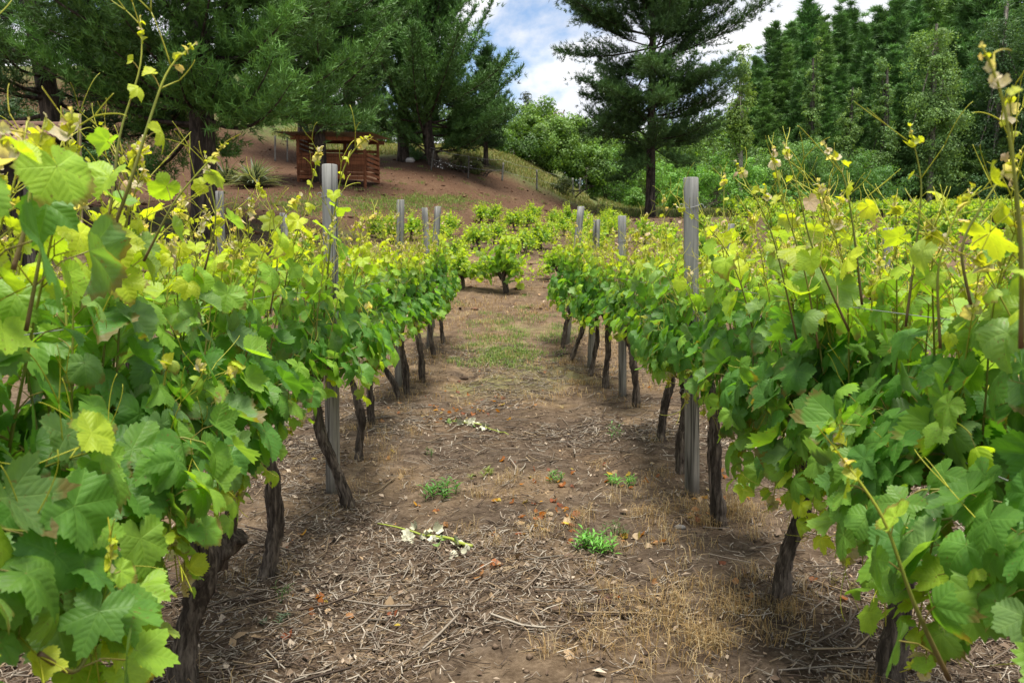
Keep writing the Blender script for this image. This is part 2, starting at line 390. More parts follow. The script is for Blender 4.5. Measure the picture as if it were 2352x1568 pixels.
# ------------------------------------------------------------------ grape leaves
_A_deg = np.array([0, 14, 27, 40, 55, 70, 84, 100, 118, 140, 160, 172, 180.])
_lob = np.array([1.0, .84, .66, .78, .93, .76, .57, .68, .76, .66, .54, .34, .06])
_smo = np.array([1.0, .93, .87, .89, .93, .86, .79, .78, .77, .68, .54, .34, .08])
def leaf_template(n, rings):
    th = (np.arange(n)+.5)/n*2*PI-PI
    return th, np.array(rings)
LOD = {3: leaf_template(64, (.3, .66, 1.0)), 2: leaf_template(30, (.55, 1.0)), 1: leaf_template(14, (1.0,)), 0: leaf_template(9, (1.0,))}
def leaves(mb, P_, Nn, Tip, size, tint, g, lod=2, fold=None, lob=None, curl=None):
    P_ = np.asarray(P_, float); K = len(P_)
    if K == 0: return
    Nn = norm(Nn); Tip = np.asarray(Tip, float)
    Y = norm(Tip-Nn*(Tip*Nn).sum(-1, keepdims=True)); X = np.cross(Y, Nn)
    th, rings = LOD[lod]; n = len(th)
    lob = np.clip(g.normal(.6, .35, K), 0, 1.25) if lob is None else lob
    ad = np.abs(np.degrees(th))
    r = np.interp(ad, _A_deg, _lob)[None]*lob[:, None]+np.interp(ad, _A_deg, _smo)[None]*(1-lob[:, None])
    r = r*(1+.07*np.sin(th[None]*2+g.uniform(0, 6, (K, 1)))+.05*np.sin(th[None]*5+g.uniform(0, 6, (K, 1)))+.03*np.sin(th[None]*9+g.uniform(0, 6, (K, 1))))
    tooth = np.where(np.arange(n) % 2 == 0, 1.045, .955) if lod >= 3 else np.where(np.arange(n) % 2 == 0, 1.04, .95)
    tj = 1+g.normal(0, .018, (K, n))
    R = np.concatenate([r*f*(tooth*tj if f == 1.0 else 1.0) for f in rings], 1)      # K, n*rings
    T = np.tile(th, len(rings))[None]
    x = R*np.sin(T)*g.uniform(.92, 1.12, (K, 1)); y = R*np.cos(T)
    x = np.concatenate([np.zeros((K, 1)), x], 1); y = np.concatenate([np.zeros((K, 1)), y], 1)
    T = np.concatenate([np.zeros((1, 1)), T], 1)
    rr = np.sqrt(x*x+y*y)
    fold = g.normal(.14, .32, K) if fold is None else fold
    curl = g.normal(.24, .34, K) if curl is None else curl
    aT = np.abs(T)
    bul = np.minimum(np.minimum(np.abs(aT), np.abs(aT-math.radians(52))), np.abs(aT-math.radians(112)))
    z = (-curl[:, None]*rr**2 + fold[:, None]*np.abs(x) - g.uniform(.0, .35, (K, 1))*np.maximum(y, 0)**2
         + g.uniform(.02, .10, (K, 1))*rr**2*np.sin(3*T+g.uniform(0, 6, (K, 1))) + g.uniform(.02, .07, (K, 1))*rr*rr*np.sin(7*T+g.uniform(0, 6, (K, 1)))
         + .16*rr*bul)
    V = P_[:, None]+size[:, None, None]*(x[..., None]*X[:, None]+y[..., None]*Y[:, None]+z[..., None]*Nn[:, None])
    nv = 1+n*len(rings); j = np.arange(n-1)     # open at the petiole sinus
    tri = np.stack([np.zeros(n-1, int), 1+j+1, 1+j], -1)
    off = (np.arange(K)*nv)[:, None, None]
    fs = [(tri[None]+off).reshape(-1, 3)]
    for q in range(len(rings)-1):
        a = 1+q*n; b = a+n
        qd = np.stack([a+j, a+j+1, b+j+1, b+j], -1); fs.append((qd[None]+off).reshape(-1, 4))
    tint = np.asarray(tint, float)
    c = np.repeat(tint[:, None], nv, 1)
    l = np.stack([x, y, np.repeat(g.uniform(0, 1, (K, 1)), nv, 1)], -1)
    mb.add(V.reshape(-1, 3), fs, c.reshape(-1, 3), l.reshape(-1, 3))

DARK = np.array([.100, .255, .040]); MID = np.array([.270, .470, .050]); YEL = np.array([.50, .60, .040]); GOLD = np.array([.52, .56, .045]); PINK = np.array([.58, .43, .33]); PALE = np.array([.19, .29, .13])
def leaf_tints(g, young, n, ymax=1.15):
    """young 0..1 per leaf: leaf age plus painted glow near the canopy top"""
    a = np.clip(young+g.normal(0, .13, n), 0, ymax)[:, None]
    c = np.where(a < .45, DARK+(MID-DARK)*(a/.45), np.where(a < .8, MID+(YEL-MID)*((a-.45)/.35), YEL+(GOLD-YEL)*np.clip((a-.8)/.35, 0, 1)*.6))
    pk = (young > .92)[:, None] & (g.random((n, 1)) < .30) & (ymax > 1) & (g.random((n, 1)) < .75)
    c = np.where(pk, PINK*(.8+.4*g.random((n, 1))), c)
    pl = g.random((n, 1)) < .12
    c = np.where(pl & (a < .8), c*.5+PALE*.5, c)
    return c*(.85+.3*g.random((n, 1)))
def curve_pts(a, d0, length, n, g, up=.0, wob=.12, side=None):
    """a growing path: starts at a in direction d0, bends by 'up' towards +z (or down when negative)"""
    p = [np.array(a, float)]; d = norm(d0); st = length/(n-1); w = g.normal(0, 1, 3)
    for i in range(n-1):
        w = w*.75+g.normal(0, .6, 3)
        d = norm(d+np.array([0, 0, up*st])+w*wob*st*3)
        p.append(p[-1]+d*st)
    return np.array(p)
def tendril(mb, a, d, ln, g, r=.0011, col=(.33, .36, .03)):
    n = 12; d = norm(d)
    ax = norm(np.cross(d, g.normal(0, 1, 3))); k = g.uniform(-1, 1)
    def arc(a, d, ln, curl, n, r0):
        p = [a]; st = ln/(n-1); ax_ = ax
        for i in range(n-1):
            ang = curl*st*(.25+2.2*(i/n)**4)
            d = d*math.cos(ang)+np.cross(ax_, d)*math.sin(ang); p.append(p[-1]+d*st)
        mb.tube(np.array(p), np.linspace(r0, r0*.6, n), 6, col)
        return np.array(p), d
    p, d2 = arc(np.array(a, float), d, ln*.45, k*4, 7, r)
    t = norm(p[-1]-p[-2]); s = norm(np.cross(t, ax))
    arc(p[-1], norm(t+s*.35), ln*.55, g.choice([-1, 1])*g.uniform(4, 22), n, r*.85)
    if g.random() < .8: arc(p[-1], norm(t-s*.4), ln*.45, g.choice([-1, 1])*g.uniform(4, 20), n, r*.8)
def grow_shoot(pts, g, root, lod, outx=0.0, smax=.085, r0=.0042, step=.075, young0=.0, zref=1.0, bare=.0, tend=.35, tipless=False, dens=1.0, split=False, ymax=1.15):
    """one shoot: stem and petioles (part), leaves and tendrils (sub-parts)"""
    pts = np.asarray(pts, float); seg = np.linalg.norm(np.diff(pts, axis=0), axis=1); cum = np.concatenate([[0], np.cumsum(seg)]); Ltot = cum[-1]
    sm = MB(); n = len(pts); tt = cum/Ltot
    brown = np.array([.13, .075, .035]); grn = np.array([.19, .22, .035]); ylw = np.array([.32, .34, .03])
    cc = np.where(tt[:, None] < .5, brown+(grn-brown)*(tt[:, None]/.5), grn+(ylw-grn)*((tt[:, None]-.5)/.5))
    sm.tube(pts, r0*(1-.62*tt), 6 if lod >= 2 else 4, cc*(.8+.4*g.random()))
    tms = []; lm = MB()
    LP, LN, LT, LS, LY = [], [], [], [], []
    s = step*(.6+.6*g.random())+bare*Ltot; side = g.choice([-1, 1]); k = 0
    az0 = g.uniform(0, 2*PI)
    while s < Ltot*.985:
        t = s/Ltot; p = np.array([np.interp(s, cum, pts[:, q]) for q in range(3)])
        i = min(np.searchsorted(cum, s), n-1); tan = norm(pts[i]-pts[i-1])
        azv = np.array([math.cos(az0), math.sin(az0), 0]); perp = norm(np.cross(tan, azv)) if abs(tan.dot(azv)) < .98 else np.array([1., 0, 0])
        perp2 = np.cross(tan, perp)
        sd = norm(perp*side + perp2*g.normal(0, .5) + np.array([outx*.7, 0, 0]))
        grow = (1-t)**.52 if not tipless else (1-.4*t)
        size = smax*np.clip(.12+1.02*grow, .0, 1.0)*g.uniform(.72, 1.08)
        if t > .72: size *= .70
        plen = size*g.uniform(.7, 1.25)
        pd = norm(sd*.85+tan*.45+np.array([0, 0, .25]))
        q = p+pd*plen
        mid = (p+q)/2+np.array([0, 0, .12*plen])
        sm.tube(np.stack([p, mid, q]), [r0*.42*(1.1-.5*t), r0*.33*(1.1-.5*t), r0*.3*(1.1-.5*t)], 4, np.array([.27, .22, .05])*(.7+.5*g.random()), cap=False)
        o = norm(np.array([outx, 0, 0])+.55*sd*np.array([1, 1, .2])+g.normal(0, .32, 3))
        nn = norm(o*(1.0-.35*t)+np.array([0, 0, .45+.25*t])+g.normal(0, .22, 3))
        tip = norm(sd*.55+np.array([0, 0, -1.0+.75*t*t])+g.normal(0, .28, 3)+.3*o)
        LP.append(q); LN.append(nn); LT.append(tip); LS.append(size)
        LY.append(young0+.80*np.clip((t-.35)/.65, 0, 1)**1.2+.55*np.clip((q[2]-zref)/.45, -.15, 1))  # age, plus height yellowing: light through the top leaves put into the tint
        if t > .25 and g.random() < tend*(.4+t):
            if split: tm = MB(); tms.append(tm)
            tendril(tm if split else sm, p, norm(-sd*.8+tan*.7+np.array([0, 0, .3])), g.uniform(.08, .24), g, max(.0013, r0*.40), np.array([.36, .37, .025])*(.85+.3*g.random()))
        side = -side; s += step*(1.15-.55*t)*g.uniform(.7, 1.3)/dens; k += 1
    K = len(LP)
    if K:
        LY = np.array(LY); LS = np.array(LS)*np.where(LY > .9, .66, 1.0)
        leaves(lm, LP, LN, LT, np.array(LS), leaf_tints(g, LY, K, ymax), g, lod)
    if not tipless:
        tan = norm(pts[-1]-pts[-2]); K2 = 5
        pp = pts[-1]+tan*(np.arange(K2)[:, None]*-.012)
        ls = smax*np.array([.10, .14, .18, .22, .28])*g.uniform(.8, 1.3, K2)
        nn = g.normal(0, .6, (K2, 3))+np.array([0, 0, .4]); tp = tan[None]*.8+g.normal(0, .55, (K2, 3))
        tcol = np.where(g.random((K2, 1)) < .6, np.array([.62, .54, .42]), GOLD*.9)*(.8+.4*g.random((K2, 1)))
        leaves(lm, pp, nn, tp, ls, tcol, g, min(lod, 2), fold=g.uniform(.3, 1.0, K2))
        if split: tm = MB(); tms.append(tm)
        if g.random() < .75: tendril(tm if split else sm, pts[-1]-tan*.03, norm(tan+g.normal(0, .5, 3)), g.uniform(.05, .14), g, .0014, (.36, .33, .02))
    if root is None: return sm, lm, MB()
    so_ = sm.build('shoot', M_stem, root)
    if lm.n: lm.build('leaves', M_leaf, so_)
    for tm in tms:
        if tm.n: tm.build('tendril', M_stem, so_)
    return so_

def trunk_mesh(pts, r0, r1, g, seed, sides=18):
    """gnarled vine trunk through pts"""
    pts = np.asarray(pts, float); n = 34
    seg = np.concatenate([[0], np.cumsum(np.linalg.norm(np.diff(pts, axis=0), axis=1))]); s = np.linspace(0, seg[-1], n)
    p = np.stack([np.interp(s, seg, pts[:, k]) for k in range(3)], -1)
    for _ in range(4): p[1:-1] = .25*p[:-2]+.5*p[1:-1]+.25*p[2:]
    t = s/s[-1]
    w = np.cumsum(g.normal(0, 1, (n, 3)), 0); w -= np.linspace(0, 1, n)[:, None]*w[-1]; p = p+w*.0022*np.array([1, 1, 0])
    r = r0+(r1-r0)*t; r = r*(1+.55*np.exp(-t/.045)*.6)*(1+.13*np.sin(t*g.uniform(9, 16)+g.uniform(0, 6))+g.normal(0, .03, n))
    mb = MB(); mb.tube(p, r, sides, (1, 1, 1), True, .15, seed)
    for k in range(26):                                     # loose strips of bark
        i = g.integers(2, n-8); a = g.uniform(0, 2*PI); ln = g.integers(4, 8)
        q = p[i:i+ln]+(r[i:i+ln, None]*1.03)*np.array([math.cos(a), math.sin(a), 0])
        q[-1] += np.array([math.cos(a), math.sin(a), 0])*g.uniform(0, .012)
        mb.tube(q, np.concatenate([[.001], np.full(ln-2, g.uniform(.002, .0045)), [.001]]), 4, np.array([1, 1, 1.])*g.uniform(.5, 1.9))
    return mb, p, r

ORD = ['first', 'second', 'third', 'fourth', 'fifth', 'sixth', 'seventh', 'eighth', 'ninth', 'tenth', 'eleventh', 'twelfth']
def trellis_vine(label, base, tops, r0, seed, lod, group, nup=10, nout=9, dens=1.0, hi=1.5, look=0.0, extra=(), zlow=.45, width=1.0, split=False, big=1.0):
    """base and trunk points in the world; root Empty at the base"""
    g = np.random.default_rng(seed)
    base = np.asarray(base, float); root = thing('grape_vine', label, 'grapevine', base, 0, group)
    tp = [np.zeros(3)-np.array([0, 0, .05])]+[np.asarray(q, float)-base for q in tops]
    mb, p, r = trunk_mesh(tp, r0, r0*.72, g, seed)
    tr = mb.build('trunk', M_vbark, root)
    head = p[-1]; zc = head[2]
    am = MB()
    for s in (-1, 1):                                       # two short arms along the wire
        a = np.stack([head+np.array([0, 0, -.02]), head+np.array([g.normal(0, .02), s*.12, .06]), head+np.array([g.normal(0, .02)-head[0]*.5, s*.30, .08]), head+np.array([-head[0]*.7, s*.46, .10+g.normal(0, .02)])])
        q = np.stack([np.interp(np.linspace(0, 3, 12), np.arange(4), a[:, k]) for k in range(3)], -1)
        am.tube(q, np.linspace(r0*.62, r0*.30, 12), 12, (1, 1, 1), True, .12, seed+s)
    am.build('arm', M_vbark, root)
    for k in range(nup):
        y0 = -.48+.96*(k+.5)/nup+g.normal(0, .03)
        st = np.array([head[0]*(1-abs(y0)/.5*.7)+g.normal(0, .02), y0, zc+.08])
        ln = g.uniform(.50, .80)*(hi-.75)/.75; 
        if hi < 1.58 and g.random() < .25: ln *= 1.3
        d = np.array([g.normal(0, .22)*width, g.normal(0, .12), 1.0])
        pts = curve_pts(st, d, ln, 16, g, up=.5, wob=.22)
        grow_shoot(pts, g, root, lod, outx=np.sign(d[0])*.7, smax=g.uniform(.074, .094)*big, r0=g.uniform(.0032, .0046), zref=zc+.40, dens=dens, tend=(.26 if hi > 1.58 else .45), split=split)
    for k in range(nout):
        y0 = -.5+(k+.5)/nout+g.normal(0, .04); sx = 1 if k % 2 == 0 else -1
        st = np.array([g.normal(0, .03), y0, zc+.12])
        d = np.array([sx*g.uniform(.6, 1.3), g.normal(0, .25), g.uniform(.5, 1.5)])
        pts = curve_pts(st, d, g.uniform(.42, .72), 14, g, up=-g.uniform(2.2, 6.0), wob=.2)
        # keep the hanging ends above zlow
        zz = pts[:, 2]; lo = zlow
        pts[:, 2] = np.where(zz < lo, lo+(zz-lo)*.3, zz)
        pts[:, 0] = np.clip(pts[:, 0], head[0]*.4-.36*width, head[0]*.4+.36*width)
        grow_shoot(pts, g, root, lod, outx=sx*1.2, smax=g.uniform(.078, .10)*big, r0=.0034, zref=zc+.50, dens=dens*1.1, tend=.16, step=.060, tipless=g.random() < .5, split=split)
    for e in extra: 
        e2 = dict(e); pts = np.asarray(e2.pop('pts'), float)-base
        grow_shoot(pts, g, root, lod, split=split, **e2)
    return root
def smooth_path(ctrl, n=22):
    c = np.asarray(ctrl, float); s = np.linspace(0, len(c)-1, n); p = np.stack([np.interp(s, np.arange(len(c)), c[:, k]) for k in range(3)], -1)
    for _ in range(6): p[1:-1] = .25*p[:-2]+.5*p[1:-1]+.25*p[2:]
    return p

# trunks: picture base, picture top (with the depth of the base)
GRPL = 'trellised vines in the two front rows'
LV = [((-.98, 1.32), [], .040), ((410, 1575), [(430, 1450), (470, 1310)], .040), ((605, 1332), [(625, 1180), (622, 1090), (605, 1010)], .031), ((810, 1168), [(775, 1090), (735, 1000), (722, 940)], .030),
      ((820, 1056), [(830, 960), (812, 890), (785, 830)], .027), ((853, 980), [(850, 900), (848, 830)], .028), ((920, 917), [(905, 880), (868, 820)], .028),
      ((936, 905), [(930, 850), (920, 790)], .032), ((970, 878), [(965, 820), (958, 760)], .030), ((1000, 822), [(990, 790), (985, 740)], .03), ((1020, 790), [(1015, 760), (1012, 720)], .03)]
RV = [((1.09, 1.42), [], .040), ((2035, 1575), [(2060, 1450), (2085, 1370)], .036), ((1785, 1387), [(1795, 1300), (1835, 1200), (1850, 1150)], .031), ((1652, 1207), [(1640, 1110), (1638, 1000), (1640, 930)], .036),
      ((1560, 1088), [(1562, 1010), (1575, 900)], .030), ((1515, 1012), [(1520, 950), (1545, 870)], .029), ((1462, 937), [(1458, 880), (1450, 800)], .034), ((1390, 892), [(1393, 850), (1402, 800)], .030),
      ((1355, 862), [(1360, 830), (1372, 775)], .028), ((1308, 832), [(1320, 800), (1335, 765)], .03), ((1290, 800), [(1296, 770), (1300, 740)], .03)]
look_l = ['hidden by leaves at the picture edge', 'with a dark trunk cut off by the bottom edge', 'with a straight fibrous dark trunk', 'with a trunk leaning across the near post', 'with a trunk curved like a bow behind the post', 'with a short upright trunk',
          'with a trunk bending back to the left', 'with a thick dark trunk', 'with a thin upright trunk before the gap', 'beside the last post', 'ending the row by the bush vines']
look_r = ['hidden by leaves at the picture edge', 'with a thick trunk in the bottom corner', 'with a shaggy trunk curving to the right', 'with a peeling trunk before the near post', 'with a trunk half behind the near post', 'with a slanting trunk',
          'with a broad trunk beside the second post', 'with a narrow trunk', 'with a thin slanting trunk', 'with a crooked trunk leaning away', 'ending the row by the bush vines']
FEET = []
def row(defs, looks, side, seed):
    for i, ((u, v), tops, r) in enumerate(defs):
        b = G(u, v) if abs(u) > 5 else np.array([u, v, zt(u, v)]); tw = [P(a, c, b[1]) for a, c in tops] or [b+np.array([.02, 0, .35])]
        FEET.append(b); zhead = b[2]+.66
        if tw[-1][2] < zhead: 
            q = tw[-1].copy(); q[2] = zhead; q[0] = .5*q[0]+.5*(-.99 if side < 0 else 1.04); tw.append(q)
        lod = 3 if b[1] < 3.6 else 2
        ex = EXTRA.get((side, i), ())
        lab = '%s vine of %s front row, %s' % (ORD[i], 'left' if side < 0 else 'right', looks[i])
        trellis_vine(lab, b, tw, r, seed+i, lod, GRPL, nup=(18, 17, 14, 12)[min(i, 3)], nout=((30 if side < 0 else 24), 22, 15)[min(i, 2)], hi=((1.68, 1.60, 1.54, 1.52, 1.52, 1.52) if side < 0 else (1.40, 1.44, 1.48, 1.5, 1.5, 1.5))[i] if i < 6 else 1.54, extra=ex, zlow=((.24, .60) if side < 0 else (.54, .48))[i] if i < 2 else (.72 if side < 0 else (.44 if i == 2 else .66)), width=((.80 if side < 0 else .7), (.42 if side < 0 else .58), (.45 if side < 0 else .36), (.48 if side < 0 else .42))[min(i, 3)], split=i < 5, big=(1.0, 1.02, 1.0)[min(i, 2)], dens=1.15)
def S(*uvY): return smooth_path([P(u, v, Y) for u, v, Y in uvY])
EXTRA = {
    (-1, 0): [dict(pts=S((-75, 760, .98), (-50, 560, .98), (-15, 400, .99), (10, 300, 1.0)), smax=.088, r0=.0042, zref=1.35, outx=.8, step=.085, young0=-.05, tend=.2),
              dict(pts=S((60, 760, 1.3), (90, 600, 1.3), (110, 480, 1.31), (150, 400, 1.32)), smax=.09, r0=.0042, zref=1.4, outx=.8, step=.075, young0=.05, tend=.2),
              dict(pts=S((30, 620, 1.15), (60, 520, 1.16), (75, 400, 1.18), (105, 270, 1.2)), smax=.075, r0=.0042, zref=1.25, outx=.3, step=.09, bare=.2, young0=.1),
              dict(pts=S((240, 560, 1.6), (262, 430, 1.62), (272, 300, 1.63), (330, 150, 1.66), (322, 40, 1.68)), smax=.052, r0=.0036, zref=1.3, outx=.2, step=.10, young0=.3, dens=.8),
              dict(pts=S((255, 540, 1.5), (300, 420, 1.5), (345, 270, 1.52), (385, 150, 1.55), (450, 100, 1.58)), smax=.050, r0=.0042, zref=1.3, outx=.4, step=.085, young0=.35, dens=.9),
              dict(pts=S((90, 1500, 1.05), (180, 1560, 1.1), (235, 1400, 1.15), (262, 1240, 1.2)), smax=.075, r0=.0042, zref=1.0, outx=.9, step=.07, young0=.15)],
    (-1, 1): [dict(pts=S((470, 620, 2.0), (500, 500, 2.0), (480, 410, 2.0), (470, 350, 2.0)), smax=.045, r0=.003, zref=1.3, outx=.4, young0=.3, step=.09),
              dict(pts=S((330, 600, 1.7), (400, 460, 1.7), (470, 380, 1.72), (520, 330, 1.74)), smax=.05, r0=.0032, zref=1.3, outx=.4, young0=.3, step=.09)],
    (-1, 2): [dict(pts=S((620, 720, 3.1), (640, 600, 3.1), (625, 480, 3.1), (590, 420, 3.1)), smax=.07, r0=.0035, zref=1.3, outx=.3, young0=.3, step=.09)],
    (-1, 3): [dict(pts=S((735, 900, 4.0), (745, 700, 3.95), (758, 560, 3.9), (775, 430, 3.88), (800, 350, 3.85), (850, 312, 3.85)), smax=.125, r0=.007, zref=1.5, outx=.5, step=.14, young0=.25, dens=1.0, tend=.6)],
    (1, 0): [dict(pts=S((2345, 800, .86), (2349, 600, .85), (2330, 380, .84), (2300, 200, .84), (2255, 105, .84)), smax=.042, r0=.0034, zref=1.2, outx=-.5, step=.085, young0=.55, dens=.9),
             dict(pts=S((2180, 1560, 1.25), (2095, 1380, 1.22), (2030, 1180, 1.22), (1925, 1040, 1.25)), smax=.07, r0=.0046, zref=1.1, outx=-.9, step=.085, young0=.1)],
    (1, 1): [dict(pts=S((2080, 750, 1.75), (2105, 560, 1.75), (2120, 420, 1.75), (2090, 290, 1.75)), smax=.062, r0=.0036, zref=1.2, outx=-.2, young0=.5, step=.09, tend=.8),
             dict(pts=S((2160, 800, 1.6), (2150, 620, 1.6), (2190, 500, 1.6), (2235, 430, 1.6)), smax=.062, r0=.0036, zref=1.2, outx=-.2, young0=.45, step=.09, tend=.8),
             dict(pts=S((2230, 700, 1.5), (2200, 560, 1.5), (2290, 420, 1.5), (2345, 350, 1.5)), smax=.062, r0=.0036, zref=1.2, outx=-.2, young0=.45, step=.09, tend=.8),
             dict(pts=S((1980, 700, 1.9), (1960, 520, 1.9), (1940, 400, 1.9), (1890, 330, 1.9)), smax=.062, r0=.0036, zref=1.2, outx=-.2, young0=.5, step=.09, tend=.8)],
    (1, 2): [dict(pts=S((1880, 800, 2.3), (1850, 620, 2.3), (1790, 440, 2.3), (1775, 340, 2.3)), smax=.068, r0=.0036, zref=1.25, outx=-.2, young0=.5, step=.09, tend=.8),
             dict(pts=S((1830, 780, 2.4), (1800, 640, 2.4), (1770, 520, 2.4), (1690, 370, 2.4)), smax=.068, r0=.0036, zref=1.25, outx=-.3, young0=.5, step=.09, tend=.8),
             dict(pts=S((1950, 760, 2.2), (1860, 560, 2.2), (1835, 440, 2.2), (1800, 330, 2.2)), smax=.068, r0=.0040, zref=1.25, outx=-.2, young0=.5, step=.09, tend=.8)],
    (1, 3): [dict(pts=S((1740, 800, 3.3), (1700, 640, 3.3), (1650, 540, 3.3), (1550, 470, 3.3)), smax=.075, r0=.0036, zref=1.3, outx=-.4, young0=.45, step=.09, tend=.8)],
}
row(LV, look_l, -1, 100)
row(RV, look_r, 1, 200)
# stubby sawn-off arm of the second left vine
gst = np.random.default_rng(77)
rootA = [o for o in COL.objects if o.get('label', '').startswith('second vine of left')][0]
sb = MB(); Yb = 2.55
q = smooth_path([P(455, 1330, Yb), P(490, 1290, Yb), P(535, 1245, Yb), P(550, 1225, Yb)], 14)-np.array(rootA.location)
sb.tube(q, np.linspace(.045, .036, 14)*(1+.2*np.sin(np.arange(14)*1.7)), 16, (1, 1, 1), True, .16, 5)
q = smooth_path([P(525, 1235, Yb), P(532, 1190, Yb), P(533, 1130, Yb)], 10)-np.array(rootA.location)
sb.tube(q, np.linspace(.022, .017, 10), 12, (1.2, 1.1, 1), True, .10, 6)
sb.build('stub', M_vbark, rootA)

# ------------------------------------------------------------------ posts and wires
def post(label, base, top, r, group, seed, wire_z=()):
    g = np.random.default_rng(seed); base = np.asarray(base, float); ax = np.asarray(top, float)-base; h = ax[2]
    root = thing('vineyard_post', label, 'post', base, 0, group)
    n = 14; t = np.linspace(0, 1, n); p = ax[None]*t[:, None]; p[0, 2] -= .08
    rr = r*(1+.02*np.sin(t*5+g.uniform(0, 6))); p2 = np.concatenate([p, p[-1:]+np.array([[0, 0, .004]])]); rr = np.concatenate([rr, [rr[-1]*.93]])
    mb = MB(); tn = np.ones((n+1, 3))*(.92+.16*g.random()); 
    tn[:5] *= np.array([.80, .74, .66])
    mb.tube(p2, rr, 20, tn, True, .012, seed); mb.build('pole', M_post, root, True)
    wm = MB()
    for z in wire_z:
        a = np.linspace(0, 2*PI, 20); rr2 = r*1.06
        wm.tube(np.stack([ax[0]*z/h+rr2*np.cos(a), ax[1]*z/h+rr2*np.sin(a), np.full(20, z)+.012*np.sin(a*1+1)], -1), .0016, 5, (.28, .28, .28))
        for s in (-1, 1):
            a = np.linspace(-.4, 4.6, 12); c0 = np.array([ax[0]*z/h+s*(r+.012), ax[1]*z/h, z])
            wm.tube(c0+np.stack([s*.013*np.cos(a), -.01*np.ones(12), .013*np.sin(a)], -1), .0016, 5, (.30, .30, .30))
    if wm.n: wm.build('wire_tie', M_wire, root)
    return root
GP = 'posts holding the trellis wires'
b = G(765, 1132); tt = P(757, 380, b[1]); post('grey weathered post standing in the left row behind a leaning trunk', b, tt, .0405, GP, 1, (tt[2]-b[2]-.16, .70))
b = G(1590, 1141); tt = P(1587, 410, b[1]); post('tall grey cracked post in the right row with a wire knot at its foot', b, tt, .0405, GP, 2, (tt[2]-b[2]-.15, .60))
b = G(915, 890); tt = P(920, 460, b[1]); post('second post along the left row, among leaves', b, tt, .040, GP, 3, (1.5,))
b = G(986, 797); tt = P(1006, 475, b[1]); post('greenish grey post at the far end of the left row', b, tt, .044, GP, 4)
b = G(1430, 909); tt = P(1429, 497, b[1]); post('second post along the right row, pale and split at the top', b, tt, .040, GP, 5, (1.5,))
b = G(1356, 843); tt = P(1371, 505, b[1]); post('third post along the right row, thinner and darker', b, tt, .040, GP, 6)
b = G(1300, 790); tt = P(1335, 475, b[1]); post('pale leaning post at the far end of the right row', b, tt, .046, GP, 7)
def post_at(label, u, v, Y, r, seed, lean=0.0):
    t = P(u, v, Y); z = zt(t[0], t[1]); post(label, (t[0]+lean, t[1], z), t, r, GP, seed)
post_at('slanting post in the row behind the left front row', 650, 490, 10.8, .045, 8, .12)
post_at('low greenish post just right of the big pine trunk', 504, 440, 11.5, .055, 9)
post_at('dark slanting post seen over the left row between two grey posts', 975, 478, 11.6, .045, 10, .10)
post_at('dark slim post behind the right front row, right of the tall cracked post', 1680, 515, 10.6, .042, 11, -.15)
post_at('dark post behind the right front row among long shoots', 2040, 525, 7.2, .045, 12, .05)
post_at('short dark post low among leaves of the row to the right', 2103, 590, 8.4, .045, 13)
GW = 'wires strung along the trellis rows'
def wire(label, pts, r=.0012):
    mb = MB(); P_ = np.asarray(pts, float); mb.tube(P_, r, 5, (.20, .21, .22)); tag(mb.build('trellis_wire', M_wire), label, 'wire', GW)
def wline(x0, x1, z, y0=.2, y1=10.9, sag=.015, lift=True):
    y = np.linspace(y0, y1, 60); x = x0+(x1-x0)*(y-y0)/(y1-y0); zz = z+np.array([max(0, zt(a, b_)) if b_ > 9 else 0 for a, b_ in zip(x, y)])
    return np.stack([x, y, zz-sag*np.abs(np.sin(y*PI/3.3))], -1)
wire('lower wire along the left front row', wline(-.99, -1.0, .76)); wire('upper wire along the left front row', wline(-.93, -.95, 1.16))
wire('lower wire along the right front row', wline(1.00, 1.02, .87), .0017); wire('upper wire along the right front row', wline(1.04, 1.00, 1.17))

